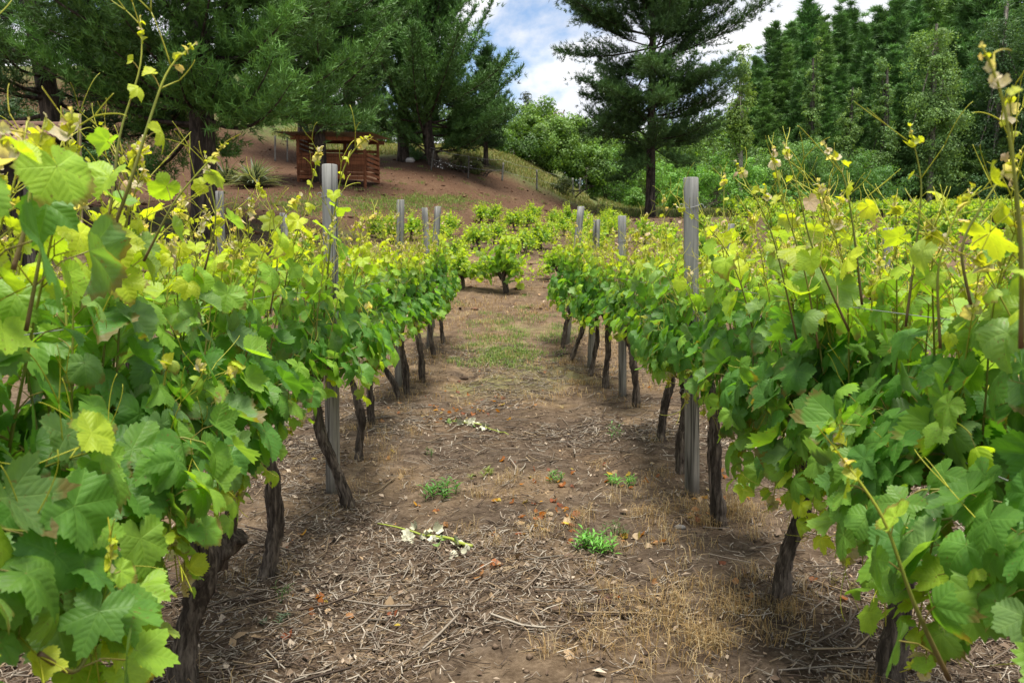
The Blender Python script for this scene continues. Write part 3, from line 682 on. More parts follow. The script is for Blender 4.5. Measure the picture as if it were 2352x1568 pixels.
# ------------------------------------------------------------------ vines of the neighbouring rows and free-standing bush vines
def loose_vine(seed, lod, h, wid, nsh, label, cat, name, group, trunk_h=.35, bush=True, smax=.075, young0=.15):
    g = np.random.default_rng(seed); root = thing(name, label, cat, (0, 0, 0), 0, group)
    mb = MB(); tr = smooth_path([(0, 0, -.05), (g.normal(0, .03), g.normal(0, .03), trunk_h*.5), (g.normal(0, .06), g.normal(0, .06), trunk_h)], 10)
    mb.tube(tr, np.linspace(.055, .04, 10), 9, (1, 1, 1), True, .12, seed)
    for k in range(4):
        a = g.uniform(0, 6.28); e = tr[-1]+np.array([math.cos(a)*.14, math.sin(a)*.14, .14])
        mb.tube(smooth_path([tr[-1]-np.array([0, 0, .04]), (tr[-1]+e)/2, e], 6), np.linspace(.034, .02, 6), 7, (1, 1, 1), True, .1, seed+k)
    mb.build('trunk', M_vbark, root)
    S_, L_, T_ = MB(), MB(), MB()
    for k in range(nsh):
        if bush:
            a = g.uniform(0, 2*PI); a += .25*math.sin(2*a); el = g.uniform(.0, 1.45); d = np.array([math.cos(a)*math.cos(el), math.sin(a)*math.cos(el), math.sin(el)])
            ln = (h-trunk_h)*g.uniform(.6, 1.0)*(.65+.35*math.sin(el)); st = tr[-1]+d*.1
            pts = curve_pts(st, d, ln, 8, g, up=g.uniform(-2.2, .8), wob=.2); pts[:, 2] = np.maximum(pts[:, 2], .16+.1*g.random()); ox = 0.0
            oz = d
        else:
            y0 = g.uniform(-.5, .5); sx = g.choice([-1, 1]); hang = g.random() < .45
            d = np.array([sx*g.uniform(.5, 1.2), g.normal(0, .2), 1.0]) if hang else np.array([g.normal(0, .3), g.normal(0, .15), 1.0])
            pts = curve_pts((g.normal(0, .04), y0, trunk_h+.3), d, g.uniform(.45, .7) if hang else g.uniform(.5, .95)*(h-trunk_h-.2), 9, g, up=-4 if hang else .4, wob=.2); ox = sx*.8
        s_, l_, t_ = grow_shoot(pts, g, None, lod, outx=ox, smax=smax*g.uniform(.8, 1.15), r0=.004, step=.075, young0=young0, zref=h*.78, tend=.0 if bush else .25, ymax=.68 if bush else 1.15, tipless=bush)
        for A_, B_ in ((S_, s_), (L_, l_), (T_, t_)):
            if B_.n:
                for vv, c_, ll in zip(B_.v, B_.c, B_.l): pass
                off = A_.n
                for kk, fl in B_.f.items():
                    for f in fl: A_.f.setdefault(kk, []).append(f+off)
                A_.v += B_.v; A_.c += B_.c; A_.l += B_.l; A_.n += B_.n
    so_ = S_.build('stem', M_stem, root); L_.build('foliage', M_leaf, root)
    if T_.n > 50: T_.build('tendril', M_stem, root)
    return root
protoR = [loose_vine(300+k, 2 if k < 3 else 1, 1.5, .5, 24, 'x', 'grapevine', 'grape_vine', 'x', .5, False, .085, .18) for k in range(4)]
protoB = [loose_vine(320+k, 1, 1.15, .5, 58, 'x', 'bush vine', 'bush_vine', 'x', .27, True, .082, .44) for k in range(5)]
protoF = [loose_vine(340+k, 0, 1.10, .5, 24, 'x', 'bush vine', 'bush_vine', 'x', .30, True, .10, .34) for k in range(3)]
used = set()
def put(protos, k, loc, rz, sc, label, group):
    p = protos[k % len(protos)]
    if p.name not in used:
        used.add(p.name); o = p; o.location = loc; o.rotation_euler = (0, 0, rz); o.scale = (sc, sc, sc); o['label'] = label; o['group'] = group
        return o
    return place_copy(p, loc, rz, sc, label, group)
rg = np.random.default_rng(5)
k = 0
for (x0, lab, grp, ys) in ((-3.05, 'vine of the row behind the left front row, only its shoot tops showing', 'vines of the row behind the left front row', np.arange(4.6, 12.6, 1.05)),
                      (3.15, 'vine of the row behind the right front row, only its shoot tops showing', 'vines of the row behind the right front row', np.arange(4.2, 12.2, 1.05)),
                      (5.25, 'vine of the second row behind the right front row', 'vines of the second row behind the right front row', np.arange(7.6, 12.4, 1.05))):
    for y in ys:
        x = x0+rg.normal(0, .03); put(protoR, k, (x, y, zt(x, y)), rg.choice([0, PI])+rg.normal(0, .08), rg.uniform(.92, 1.04), lab, grp); k += 1
# bush vines on the slope
BV = [(1163, 672), (1062, 662), (1282, 642), (1099, 574), (1210, 584), (1245, 575), (1137, 560), (1105, 512), (1180, 530), (1207, 524), (1270, 520), (1294, 540), (1330, 560), (1036, 545), (1130, 512), (1225, 508), (1265, 552), (1353, 545), (1376, 535), (1395, 545), (1310, 520), (1340, 522), (1400, 525), (1430, 535), (870, 545), (905, 560), (945, 550), (1015, 560), (1000, 590), (1040, 610), (1330, 600), (1370, 590)]
BLAB = {0: 'tall bush vine standing alone in the middle of the aisle end', 1: 'bush vine just beyond the end of the left row', 2: 'round bush vine left of the end of the right row', 3: 'small neat bush vine left of the tall middle one', 4: 'bush vine on two thin trunks behind the tall middle one', 8: 'bush vine raised on a thin bare trunk at the back'}
for i, (u, v) in enumerate(BV):
    b = G(u, v); k2 = (i*7) % 5
    grp = 'bush vines on the slope beyond the rows'
    put(protoB, k2, b, rg.uniform(0, 6.28), rg.uniform(.68, .88)*(1.3 if i == 0 else 1.0), BLAB.get(i, 'bright green bush vine in the crowded middle plot below the bare hill'), grp)
k = 0
for y in np.arange(13.5, 64, 2.3):
    for x in np.arange(2.6, 42, 2.1):
        X_ = x+rg.normal(0, .3); Y_ = y+rg.normal(0, .3)
        if X_ > .70*Y_+1 or (X_ < 9+.12*(Y_-20) and Y_ > 27) or (X_ < .15*Y_): continue
        if Y_ > 47 and X_ < 18: continue
        put(protoF, k, (X_, Y_, zt(X_, Y_)), rg.uniform(0, 6.28), rg.uniform(.85, 1.2), 'low bush vine in the wide field right of the lone pine', 'bush vines in the far right field'); k += 1
print('far vines', k)
# ------------------------------------------------------------------ trees
def needles(mb, pos, dirs, g, ln, wd, nn, tint):
    K = len(pos); 
    if K == 0: return
    d = norm(dirs)[:, None]*.75+g.normal(0, .55, (K, nn, 3)); d[..., 2] += .12; d = norm(d)
    L_ = ln*g.uniform(.65, 1.15, (K, nn, 1))
    b = pos[:, None]+g.normal(0, ln*.12, (K, nn, 3))
    s = norm(np.cross(d, g.normal(0, 1, (K, nn, 3))))*wd*.5
    V = np.stack([b-s, b+s, b+d*L_], 2).reshape(-1, 3)
    f = np.arange(len(V)).reshape(-1, 3)
    c = np.repeat(np.repeat(tint[:, None], nn, 1).reshape(-1, 3)*g.uniform(.8, 1.2, (K*nn, 1)), 3, 0)
    mb.add(V, f, c)
def interp3(p, s):
    x = np.linspace(0, 1, len(p)); return np.stack([np.interp(s, x, p[:, k]) for k in range(3)], -1)
def pine(name, label, loc, seed, H, zb, R, tr, group=None, spine=None, whorl=.55, per=5, step=.22, ln=.22, wd=.028, nn=8, prof=None, elev=(0.0, .9), tint=(.030, .068, .022), blen=.30, dead=0, sides=12, gap=.12, ups=.22, wild=.12, puff=0.0, pr=.32):
    """pine: tapered trunk with limbs (trunk) and needle sprays along every branchlet (crown)"""
    g = np.random.default_rng(seed); root = thing(name, label, 'pine tree', loc, 0, group)
    sp = np.array([[0, 0, -.2], [0, 0, H]]) if spine is None else np.asarray(spine, float)
    sp = smooth_path(sp, 26); zz = np.clip((sp[:, 2])/H, 0, 1)
    tm = MB(); tm.tube(sp, np.maximum(tr*(1-zz)**.8+.25*tr*np.exp(-zz*H/.35), .012), sides, (1, 1, 1), True, .06, seed)
    nm = MB(); tint = np.array(tint)
    prof = prof or (lambda t: (1-t)**.75*(.55+.45*min(1, t/.12)))
    TP, TD, TC = [], [], []
    z = zb
    while z < H-.3:
        t = (z-zb)/(H-zb); c0 = interp3(sp, np.array([z/H]))[0]; a0 = g.uniform(0, 6.28)
        for k in range(per):
            if g.random() < gap: continue
            c0 = c0+np.array([0, 0, g.normal(0, wild)]); a = a0+k*2*PI/per+g.normal(0, .25); Lb = R*prof(t)*g.uniform(.55, 1.15)+.15
            e = elev[0]+(elev[1]-elev[0])*t+g.normal(0, .12+wild*.35)
            s = np.linspace(0, 1, 8); hx = Lb*s*math.cos(e)
            drop = -.10*(1-t)*np.sin(s*PI*.9)+ups*s**2.4
            side = g.normal(0, .10)*s**2*Lb
            bp = np.stack([c0[0]+hx*math.cos(a)-side*math.sin(a), c0[1]+hx*math.sin(a)+side*math.cos(a), c0[2]+g.normal(0, .12)+Lb*(math.sin(e)*s+drop)], -1)
            tm.tube(bp, np.linspace(max(.012, tr*.20*(Lb/R+.25)), .008, 8), 5, (1, 1, 1), False)
            m = max(4, int(Lb/.24)); ss = np.linspace(.22 if Lb > 1.2 else .05, 1, m)
            ctr = interp3(bp, ss); tan = norm(interp3(bp, np.minimum(ss+.08, 1))-interp3(bp, ss-.08))
            bt = tint*g.uniform(.72, 1.35)
            for sgn in (-1, 1, 0):
                up = np.array([0, 0, 1.])
                lat = np.cross(tan, up)*sgn
                d = norm(tan*.75+lat*g.uniform(.5, 1.0, (m, 1))+up*(g.uniform(-.25, .65, (m, 1)) if sgn else g.uniform(.3, 1.0, (m, 1))))
                l = (blen*Lb*(1.12-ss)+.16)*g.uniform(.6, 1.2, m)*(1 if sgn else .55)
                ns = np.maximum(1, (l/step).astype(int)+1)
                for q in range(int(ns.max())):
                    ok = ns > q; fr = (q+1)/ns[ok]
                    pp = ctr[ok]+d[ok]*(l[ok]*fr)[:, None]+np.array([0, 0, .10])*(l[ok]*fr**2)[:, None]
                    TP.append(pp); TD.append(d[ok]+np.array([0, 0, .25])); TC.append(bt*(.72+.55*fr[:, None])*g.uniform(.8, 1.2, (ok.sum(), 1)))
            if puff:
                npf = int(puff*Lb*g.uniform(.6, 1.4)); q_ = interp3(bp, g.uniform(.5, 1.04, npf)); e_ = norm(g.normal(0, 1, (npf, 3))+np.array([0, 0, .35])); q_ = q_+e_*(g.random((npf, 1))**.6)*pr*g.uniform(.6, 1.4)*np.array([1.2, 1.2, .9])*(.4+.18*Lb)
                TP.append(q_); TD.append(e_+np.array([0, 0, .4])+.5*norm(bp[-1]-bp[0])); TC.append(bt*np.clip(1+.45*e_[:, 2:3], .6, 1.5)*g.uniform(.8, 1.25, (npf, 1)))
        z += whorl*(1-.35*t)*g.uniform(.7, 1.3)
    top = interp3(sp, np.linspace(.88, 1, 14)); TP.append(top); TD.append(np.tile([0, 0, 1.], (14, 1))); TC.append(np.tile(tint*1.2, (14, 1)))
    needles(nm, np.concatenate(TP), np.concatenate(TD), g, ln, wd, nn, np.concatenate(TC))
    for k in range(dead):                                   # bare dead twigs below the crown
        zc = g.uniform(.55, 1.0)*zb; c0 = interp3(sp, np.array([zc/H]))[0]; a = g.uniform(0, 6.28); l = g.uniform(.4, 1.5)
        tm.tube(np.stack([c0, c0+np.array([math.cos(a), math.sin(a), -.1])*l*.5, c0+np.array([math.cos(a), math.sin(a), -.25])*l]), [.03, .02, .006], 4, (1.2, 1.2, 1.2), False)
    tm.build('trunk', M_pbark, root); nm.build('crown', M_needle, root, False)
    return root
def spray(mb, pos, nrm, g, size, tint, asp=.55):
    """leaf-shaped faces, slightly folded"""
    K = len(pos); n = norm(nrm); r = g.normal(0, 1, (K, 3)); r[:, 2] -= .5
    y = norm(r-n*(r*n).sum(-1, keepdims=True)); x = np.cross(y, n); s = np.asarray(size)[:, None]
    a = pos-y*s*.5; b = pos+y*s*.5; c = pos+x*s*asp*.5+n*s*.10; d = pos-x*s*asp*.5+n*s*.10
    V = np.stack([a, c, b, d], 1).reshape(-1, 3); o = np.arange(K)[:, None]*4
    mb.add(V, np.concatenate([o+np.array([[0, 1, 2]]), o+np.array([[0, 2, 3]])]), np.repeat(tint, 4, 0))
def broadleaf(name, label, cat, loc, seed, H, blobs, nleaf, size, tint, tr=.12, group=None, ncl=60, rc=.55, bark=None, trunk_top=.6, tvar=.3, trunk_tint=(1, 1, 1), stems=1, asp=.55, shell=.75, under=None):
    """blobs: list of (x, y, z, rx, ry, rz); leaves sit in many clumps over them"""
    g = np.random.default_rng(seed); root = thing(name, label, cat, loc, 0, group)
    B = np.asarray(blobs, float); vol = B[:, 3]*B[:, 4]*B[:, 5]; vol = vol**.75/np.sum(vol**.75)
    wb = g.choice(len(B), ncl, p=vol); d = norm(g.normal(0, 1, (ncl, 3))); rad = shell+(1-shell)*g.random((ncl, 1)); rad *= g.uniform(.72, 1.14, (ncl, 1))
    cc = B[wb, :3]+d*rad*B[wb, 3:]
    cc[:, 2] = np.maximum(cc[:, 2], .12)
    wcl = g.choice(ncl, nleaf, p=(lambda w_: w_/w_.sum())(g.uniform(.5, 1.5, ncl)))
    rcl = rc*g.uniform(.6, 1.35, ncl)
    e = norm(g.normal(0, 1, (nleaf, 3))+np.array([0, 0, .35])); rr = g.random((nleaf, 1))**.4
    pos = cc[wcl]+e*rr*rcl[wcl][:, None]*np.array([1, 1, .8])
    pos[:, 2] = np.maximum(pos[:, 2], .03)
    t = np.array(tint)*(1+tvar*g.normal(0, .6, (ncl, 1)))[wcl]*g.uniform(.7, 1.3, (nleaf, 1))
    t = np.maximum(t, .004)*np.where(g.random((nleaf, 1)) < .15, np.array([1.35, 1.25, 1.0]), 1.0)
    mb = MB(); spray(mb, pos, e+.6*d[wcl]+g.normal(0, .5, (nleaf, 3)), g, size*g.uniform(.6, 1.3, nleaf), t, asp)
    tm = MB()
    for s in range(stems):
        off = np.array([g.normal(0, .12*stems), g.normal(0, .12*stems), 0])*(stems > 1)
        sp = smooth_path([(off[0], off[1], -.15), (off[0]*1.5+g.normal(0, .05), off[1]*1.5, H*trunk_top*.5), (off[0]*2.5+g.normal(0, .1*H*.1), off[1]*2.5+g.normal(0, .1), H*trunk_top)], 12)
        tm.tube(sp, np.linspace(tr, tr*.45, 12), 9, trunk_tint, False, .07, seed+s)
        for k in g.choice(ncl, min(ncl, 16 if stems == 1 else 6), replace=False):
            i = g.integers(4, 12); a = sp[i]; b_ = cc[k]
            tm.tube(smooth_path([a, a*.5+b_*.5+np.array([0, 0, -.08*np.linalg.norm(b_-a)]), b_], 7), np.linspace(tr*.38, tr*.08, 7), 5, trunk_tint, False)
    tm.build('trunk' if stems == 1 else 'stem', bark or M_gbark, root); mb.build('crown' if cat == 'tree' else 'foliage', M_bleaf, root, False)
    return root
def gz(x, y, dz=-.05): return (x, y, zt(x, y)+dz)
def at(u, v): b = G(u, v); return (b[0], b[1], b[2]-.03)
def up(u, Y): x = P(u, 700, Y)[0]; return gz(x, Y)

GPN = 'old pines along the edge of the bare hill'
# left foreground pines
pine('pine_tree', 'leaning dark pine at the left edge beside the tiled hut', up(170, 20.5), 11, 14.5, 3.6, 4.0, .30, GPN, spine=[(0, 0, -.3), (-.35, 0, 3), (-1.0, 0, 7.5), (-1.3, 0, 14.5)], whorl=.50, per=5, step=.24, ln=.26, wd=.030, nn=7, elev=(-.12, .7), tint=(.048, .090, .030), dead=10, gap=.30)
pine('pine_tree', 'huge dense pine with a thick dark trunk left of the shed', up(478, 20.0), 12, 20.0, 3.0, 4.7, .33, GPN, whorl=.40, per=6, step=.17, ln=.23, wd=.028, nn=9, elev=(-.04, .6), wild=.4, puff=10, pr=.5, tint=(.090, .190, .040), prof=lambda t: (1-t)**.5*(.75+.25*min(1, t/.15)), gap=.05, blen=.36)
pine('pine_tree', 'pine with a straight grey trunk standing in front of the shed', at(737, 420), 13, 17.0, 2.5, 4.0, .24, GPN, whorl=.45, per=6, step=.22, ln=.25, wd=.036, nn=8, elev=(-.08, .7), tint=(.078, .165, .038), gap=.08, blen=.36)
pine('pine_tree', 'pine behind the left end of the shed roof', up(706, 43), 14, 18.0, 5.2, 4.2, .30, GPN, whorl=.5, per=6, step=.30, ln=.30, wd=.055, nn=8, tint=(.065, .14, .036), gap=.1, blen=.36)
pine('pine_tree', 'pine with a fat trunk rising behind the shed', up(812, 44), 15, 19.0, 5.6, 4.6, .40, GPN, whorl=.5, per=6, step=.30, ln=.30, wd=.055, nn=8, tint=(.070, .150, .038), gap=.1, blen=.36)
pine('pine_tree', 'pine with a black upright trunk on the crest right of the shed', up(931, 46), 16, 19, 6.0, 4.4, .33, GPN, whorl=.5, per=5, step=.28, ln=.30, wd=.05, nn=8, blen=.36, tint=(.075, .16, .040), gap=.12, wild=.4, puff=6, pr=.5, prof=lambda t: (1-t)**.5*(.55+.45*min(1, t/.2)))
pine('pine_tree', 'crooked pine on the crest with long arms reaching over the sky gap', up(1012, 45), 17, 16.0, 6.0, 6.6, .33, GPN, spine=[(0, 0, -.3), (-.5, 0, .8), (-.75, 0, 2.5), (-.35, 0, 5.5), (-.2, 0, 16)], whorl=.55, per=6, step=.24, ln=.30, wd=.046, nn=8, blen=.32, tint=(.078, .165, .042), gap=.30, elev=(.22, .8), ups=.20, wild=.4, puff=7, pr=.5, prof=lambda t: (1-t)**.7*(.8+.2*min(1, t/.2)))
pine('pine_tree', 'small slender pine on the slope right of the crooked one', up(1117, 50), 18, 7.0, 1.5, 2.1, .16, GPN, whorl=.4, per=6, step=.28, ln=.30, wd=.05, nn=8, tint=(.045, .100, .028), gap=.05)
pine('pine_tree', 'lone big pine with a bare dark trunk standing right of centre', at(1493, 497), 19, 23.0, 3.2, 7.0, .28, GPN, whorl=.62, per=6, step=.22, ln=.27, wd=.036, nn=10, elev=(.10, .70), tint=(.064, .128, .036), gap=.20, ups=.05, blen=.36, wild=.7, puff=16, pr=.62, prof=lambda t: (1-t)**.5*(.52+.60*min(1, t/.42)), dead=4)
# dense stand beyond the far fence on the right
GF = 'pines of the dense stand beyond the right field'
protoP = [pine('pine_tree', 'x', (0, 0, 0), 40+k, 20.0, 1.2, 3.1, .26, GF, whorl=.36, per=4, step=.42, ln=.42, wd=.055, nn=10, tint=((.10, .195, .058), (.085, .165, .052), (.115, .205, .055), (.09, .185, .06), (.105, .20, .066), (.08, .155, .05))[k], blen=.30, elev=(.15, .95), ups=(.35, .5, .42, .6, .3, .5)[k], gap=(.12, .22, .3, .15, .2, .25)[k], wild=.38, prof=lambda t, q=(.95, 1.1, 1.25, 1.0, 1.15, .9)[k]: (1-t)**q*(.9+.1*min(1, t/.2))+.015, sides=8) for k in range(6)]
usedP = set()
def putP(k, loc, rz, sc, label, group):
    p = protoP[(k*5+k//6) % 6]
    if p.name not in usedP:
        usedP.add(p.name); p.location = loc; p.rotation_euler = (0, 0, rz); p.scale = sc; p['label'] = label; p['group'] = group; return p
    return place_copy(p, loc, rz, sc, label, group)
rf = np.random.default_rng(9)
k = 0
for (u, v_top, Y) in [(1722, 150, 78), (1760, 90, 80), (1795, 55, 84), (1835, 25, 86), (1870, 75, 82), (1905, 60, 88), (1925, 30, 92), (1960, 75, 84), (1995, 20, 86), (2030, -10, 84), (2070, 10, 88), (2105, -20, 92), (2165, -60, 86), (2200, -80, 82), (2240, -120, 80), (2290, -90, 84), (2335, -140, 80), (2385, -120, 82), (2440, -120, 84),
                      (1745, 200, 74), (1815, 190, 74), (1880, 210, 73), (1945, 190, 74), (2000, 160, 76), (2045, 200, 73), (2230, 60, 74), (2275, 130, 71), (2325, 40, 75), (2380, 100, 72), (1735, 170, 92), (1778, 110, 94), (1815, 70, 95), (1853, 62, 96), (1888, 90, 94), (1920, 80, 97), (1945, 64, 95), (1978, 50, 96), (2012, 40, 95), (2050, 30, 96), (2088, 20, 97), (2130, 0, 96), (2180, -30, 94), (1850, 150, 77), (1912, 150, 78), (1975, 140, 78), (2028, 120, 79), (2080, 130, 78), (1790, 140, 78)]:
    b = up(u, Y); ht = P(u, v_top, Y)[2]-b[2]; s = ht/20.0
    putP(k, b, rf.uniform(0, 6.28), (s*rf.uniform(1.5, 2.2), s*rf.uniform(1.5, 2.2), s*rf.uniform(.97, 1.06)), 'tall pine in the dense stand beyond the right field' if Y > 76.5 else 'shorter pine at the front of the dense stand beyond the field', GF if Y > 76 else 'front pines of the dense stand'); k += 1
for (u, v_top, Y) in [(-60, -60, 60), (40, -80, 66), (130, 20, 70), (230, -40, 64), (330, -20, 62), (430, 20, 66), (540, 0, 62), (640, 20, 66), (760, 30, 64), (860, 60, 70), (960, 110, 72), (1050, 190, 74)]:
    b = up(u, Y); ht = P(u, v_top, Y)[2]-b[2]; s = max(ht, 3)/20.0
    putP(k, b, rf.uniform(0, 6.28), (s*1.5, s*1.5, s), 'far pine on the hillside behind the big left pines', 'far pines behind the left pines'); k += 1

# broadleaf trees, poplars, shrubs
LG = (.14, .255, .055)
def crownblobs(g, R, z0, z1, n=9):
    b = [(0, 0, (z0+z1)/2, R*.8, R*.8, (z1-z0)/2)]
    for k in range(n):
        a = g.uniform(0, 6.28); q = R*g.uniform(.35, .75); z = g.uniform(z0+.1*(z1-z0), z1-.12*(z1-z0)); r = R*g.uniform(.32, .55)*(1.1-.5*(z-z0)/(z1-z0))
        b.append((q*math.cos(a), q*math.sin(a), z, r, r, r*.9))
    return b
def tree_uv(label, u, v_top, Y, wpx, seed, tint, nleaf=9000, size=.22, low=.08, name='broadleaf_tree', group='light green trees behind the fence', ncl=90, trunk_tint=(1, 1, 1), cat='tree'):
    g = np.random.default_rng(seed); b = up(u, Y); H = P(u, v_top, Y)[2]-b[2]; R = wpx/2/F*Y
    return broadleaf(name, label, cat, b, seed, H, crownblobs(g, R, H*low, H, 10), nleaf, size, tint, tr=max(.08, H*.017), group=group, ncl=ncl, rc=R*.30, trunk_top=.55, tvar=.28, trunk_tint=trunk_tint)
tree_uv('light green round tree left in the sky gap, behind the slender pine', 1195, 232, 62, 150, 61, LG, 11000)
tree_uv('light green tree in the middle of the sky gap above the fence', 1262, 262, 60, 150, 62, (.15, .27, .058), 11000)
tree_uv('darker green tree low behind the fence posts', 1180, 330, 58, 170, 63, (.080, .165, .038), 9000)
tree_uv('bright green tree right of the sky gap touching the lone pine', 1318, 268, 63, 120, 64, (.155, .275, .058), 9000)
tree_uv('green tree seen under the left boughs of the lone pine', 1345, 330, 60, 130, 65, (.12, .225, .048), 9000)
tree_uv('green tree seen behind the trunk of the lone pine', 1450, 300, 66, 190, 66, (.12, .225, .046), 9000)
tree_uv('green tree filling the gap right of the lone pine trunk', 1590, 290, 68, 190, 67, (.12, .225, .046), 9000)
tree_uv('dark tree on the slope behind the shed', 900, 290, 60, 220, 68, (.065, .13, .035), 8000)
tree_uv('dark green tree behind the crooked pine', 1060, 250, 58, 170, 69, (.065, .13, .035), 8000)
tree_uv('bluish eucalyptus rising behind the light green trees', 1208, 215, 82, 95, 70, (.060, .085, .050), 4000, .24, name='eucalyptus_tree', ncl=40, group='distant eucalypts in the sky gap')
tree_uv('grey brown eucalyptus showing between the tree tops', 1272, 240, 84, 95, 71, (.16, .13, .09), 4000, .24, name='eucalyptus_tree', ncl=40, group='distant eucalypts in the sky gap')
tree_uv('dark rose covered shrub tree behind the tiled hut', 60, 215, 27, 170, 72, (.040, .090, .024), 9000, .10, low=.0, group='shrubs behind the hut')
tree_uv('green flowering shrub right of the leaning pine', 225, 250, 28, 160, 73, (.050, .120, .026), 9000, .10, low=.0, group='shrubs behind the hut')
protoT = [broadleaf('broadleaf_tree', 'x', 'tree', (0, 0, 0), 500+q, 9.0, crownblobs(np.random.default_rng(500+q), 4.2, .2, 9.0, 12), 9000, .32, (.10, .19, .045), tr=.16, group='x', ncl=110, rc=1.2, tvar=.28) for q in range(3)]
for i, (u, vt, Y) in enumerate([(985, 330, 82), (1045, 300, 84), (1105, 320, 80), (1160, 300, 84), (1225, 300, 82), (1290, 310, 84), (1350, 290, 86), (1410, 300, 84), (1470, 290, 86), (1530, 290, 84), (1590, 280, 86), (1650, 270, 84), (1700, 250, 86), (1380, 360, 74), (1500, 350, 74), (1620, 340, 74), (1760, 330, 70), (1860, 350, 70), (1960, 350, 70)]):
    b = up(u, Y); sc = max(3.0, P(u, vt, Y)[2]-b[2])/9.0*1.05; q = i % 3; grp = 'far trees filling the wood behind the lone pine'; lab = 'green tree in the far wood behind the lone pine and fence'
    if i < 3: o = protoT[q]; o.location = b; o.scale = (sc, sc, sc); o['label'] = lab; o['group'] = grp
    else: place_copy(protoT[q], b, rf.uniform(0, 6.28), sc, lab, grp)
def poplar(label, u, v_top, Y, wpx, seed, tint, nleaf, size, low, trunk_tint, lean=0, stems=1):
    g = np.random.default_rng(seed); b = up(u, Y); H = P(u, v_top, Y)[2]-b[2]; R = wpx/2/F*Y; bl = []
    for t in np.linspace(low, .985, 16):
        r = R*(math.sin(min(1, (t-low)/(1-low)*1.05+.10)*PI)**.6)*.62+.1
        a = g.uniform(0, 6.28); bl.append((math.cos(a)*R*.25, math.sin(a)*R*.25, t*H, r, r, H*.075))
    return broadleaf('poplar_tree', label, 'tree', b, seed, H, bl, nleaf, size, tint, tr=H*.014, group='poplars by the field', ncl=150, rc=R*.34, trunk_top=.85, tvar=.22, trunk_tint=trunk_tint, stems=stems)
poplar('slim pale green poplar with a bare whitish trunk beside the lone pine', 1692, 92, 60, 70, 81, (.19, .30, .07), 7000, .20, .36, (1.7, 1.7, 1.6))
poplar('tall full poplar standing before the dark pine stand', 2122, -25, 70, 150, 82, (.17, .29, .09), 22000, .22, .10, (1.1, 1.1, 1.0))
poplar('tall dark poplar at the right edge of the stand', 2265, -90, 70, 150, 83, (.075, .15, .055), 14000, .22, .05, (1, 1, 1))
poplar('second dark poplar near the right edge, partly out of view', 2345, -60, 68, 160, 84, (.075, .15, .052), 14000, .22, .05, (1, 1, 1))
for q_ in ((1852, 70, 71, 60, 85, (.15, .26, .075), 8000), (2010, 95, 71, 70, 86, (.13, .235, .07), 9000), (1935, 150, 70.5, 60, 87, (.16, .27, .075), 7000)):
    poplar(['slim lighter tree standing in the dark stand, leftmost of three', 'slim lighter tree in the dark stand left of the full poplar', 'shorter lighter tree in the dark stand, middle of three'][q_[4]-85], *q_[:6], q_[6], .2, .06, (.45, .45, .42))
def shrub(label, u, v_top, v_base, wpx, seed, tint, nleaf=5000, size=.13, name='shrub', group=None, Y=None, stems=4, ncl=50, asp=.55, bark=None):
    g = np.random.default_rng(seed); b = at(u, v_base) if Y is None else up(u, Y)
    H = P(u, v_top, b[1])[2]-b[2]; R = wpx/2/F*b[1]
    return broadleaf(name, label, 'shrub', b, seed, H, crownblobs(g, R, H*.02, H, 7), nleaf, size, tint, tr=.05, group=group, ncl=ncl, rc=R*.28, trunk_top=.5, tvar=.25, stems=stems, asp=asp, bark=bark or M_pbark)
GS = 'bushes along the far edge of the field'
shrub('open twiggy olive green shrub on a forked stem beside the path', 1395, 405, 462, 125, 91, (.15, .165, .065), 3400, .13, ncl=70)
shrub('small dense dark round shrub between two fence posts', 1292, 410, 448, 62, 92, (.075, .105, .04), 2600, .10)
shrub('pale olive shrub on the crest left of the small pine', 1052, 358, 392, 55, 93, (.11, .13, .05), 1500, .12)
shrub('pale green shrub just right of the slim fence stake', 1097, 375, 402, 55, 94, (.12, .15, .05), 1500, .12)
for i, (u, vt, Y, w_, tn) in enumerate([(1405, 350, 64, 140, (.07, .15, .035)), (1470, 375, 58, 110, (.085, .175, .035)), (1530, 355, 60, 120, (.10, .21, .040)), (1590, 375, 56, 120, (.085, .185, .035)), (1640, 340, 62, 130, (.075, .165, .034)), (1700, 370, 57, 130, (.095, .20, .040)),
                                     (1760, 345, 60, 130, (.075, .15, .035)), (1830, 300, 64, 120, (.085, .165, .042)), (1880, 340, 60, 140, (.06, .13, .032)), (1950, 345, 62, 140, (.055, .125, .030)), (2020, 370, 62, 130, (.05, .115, .03)), (1560, 420, 54, 90, (.10, .21, .04)),
                                     (1740, 425, 55, 90, (.08, .175, .036)), (1990, 425, 64, 90, (.06, .14, .032)), (1820, 430, 58, 80, (.07, .16, .035)), (2200, 420, 70, 150, (.03, .07, .024)), (2290, 430, 70, 150, (.032, .07, .024))]):
    shrub(['leafy bush left of the lone pine trunk', 'bright bush just left of the lone pine trunk', 'bright yellow green bush right of the lone pine trunk', 'bright bush below the right boughs of the lone pine', 'tall bush left of the slim poplar', 'bright bush under the slim poplar', 'bush right of the slim poplar', 'tall pale bush before the dark stand',
           'dark bush before the pine stand', 'broad dark bush left of the full poplar', 'bush at the foot of the full poplar', 'small round bush in the tall grass near the lone pine', 'small bush in the tall grass behind the tall grey post', 'small bush by the far fence', 'low round bush in the grass at the wood edge', 'dark bush at the foot of the right stand', 'dark bush at the right edge below the poplars'][i],
          u, vt, 0, w_, 400+i, tuple(1.75*q for q in tn), 5000, .17, name='bush', group=GS, Y=Y)
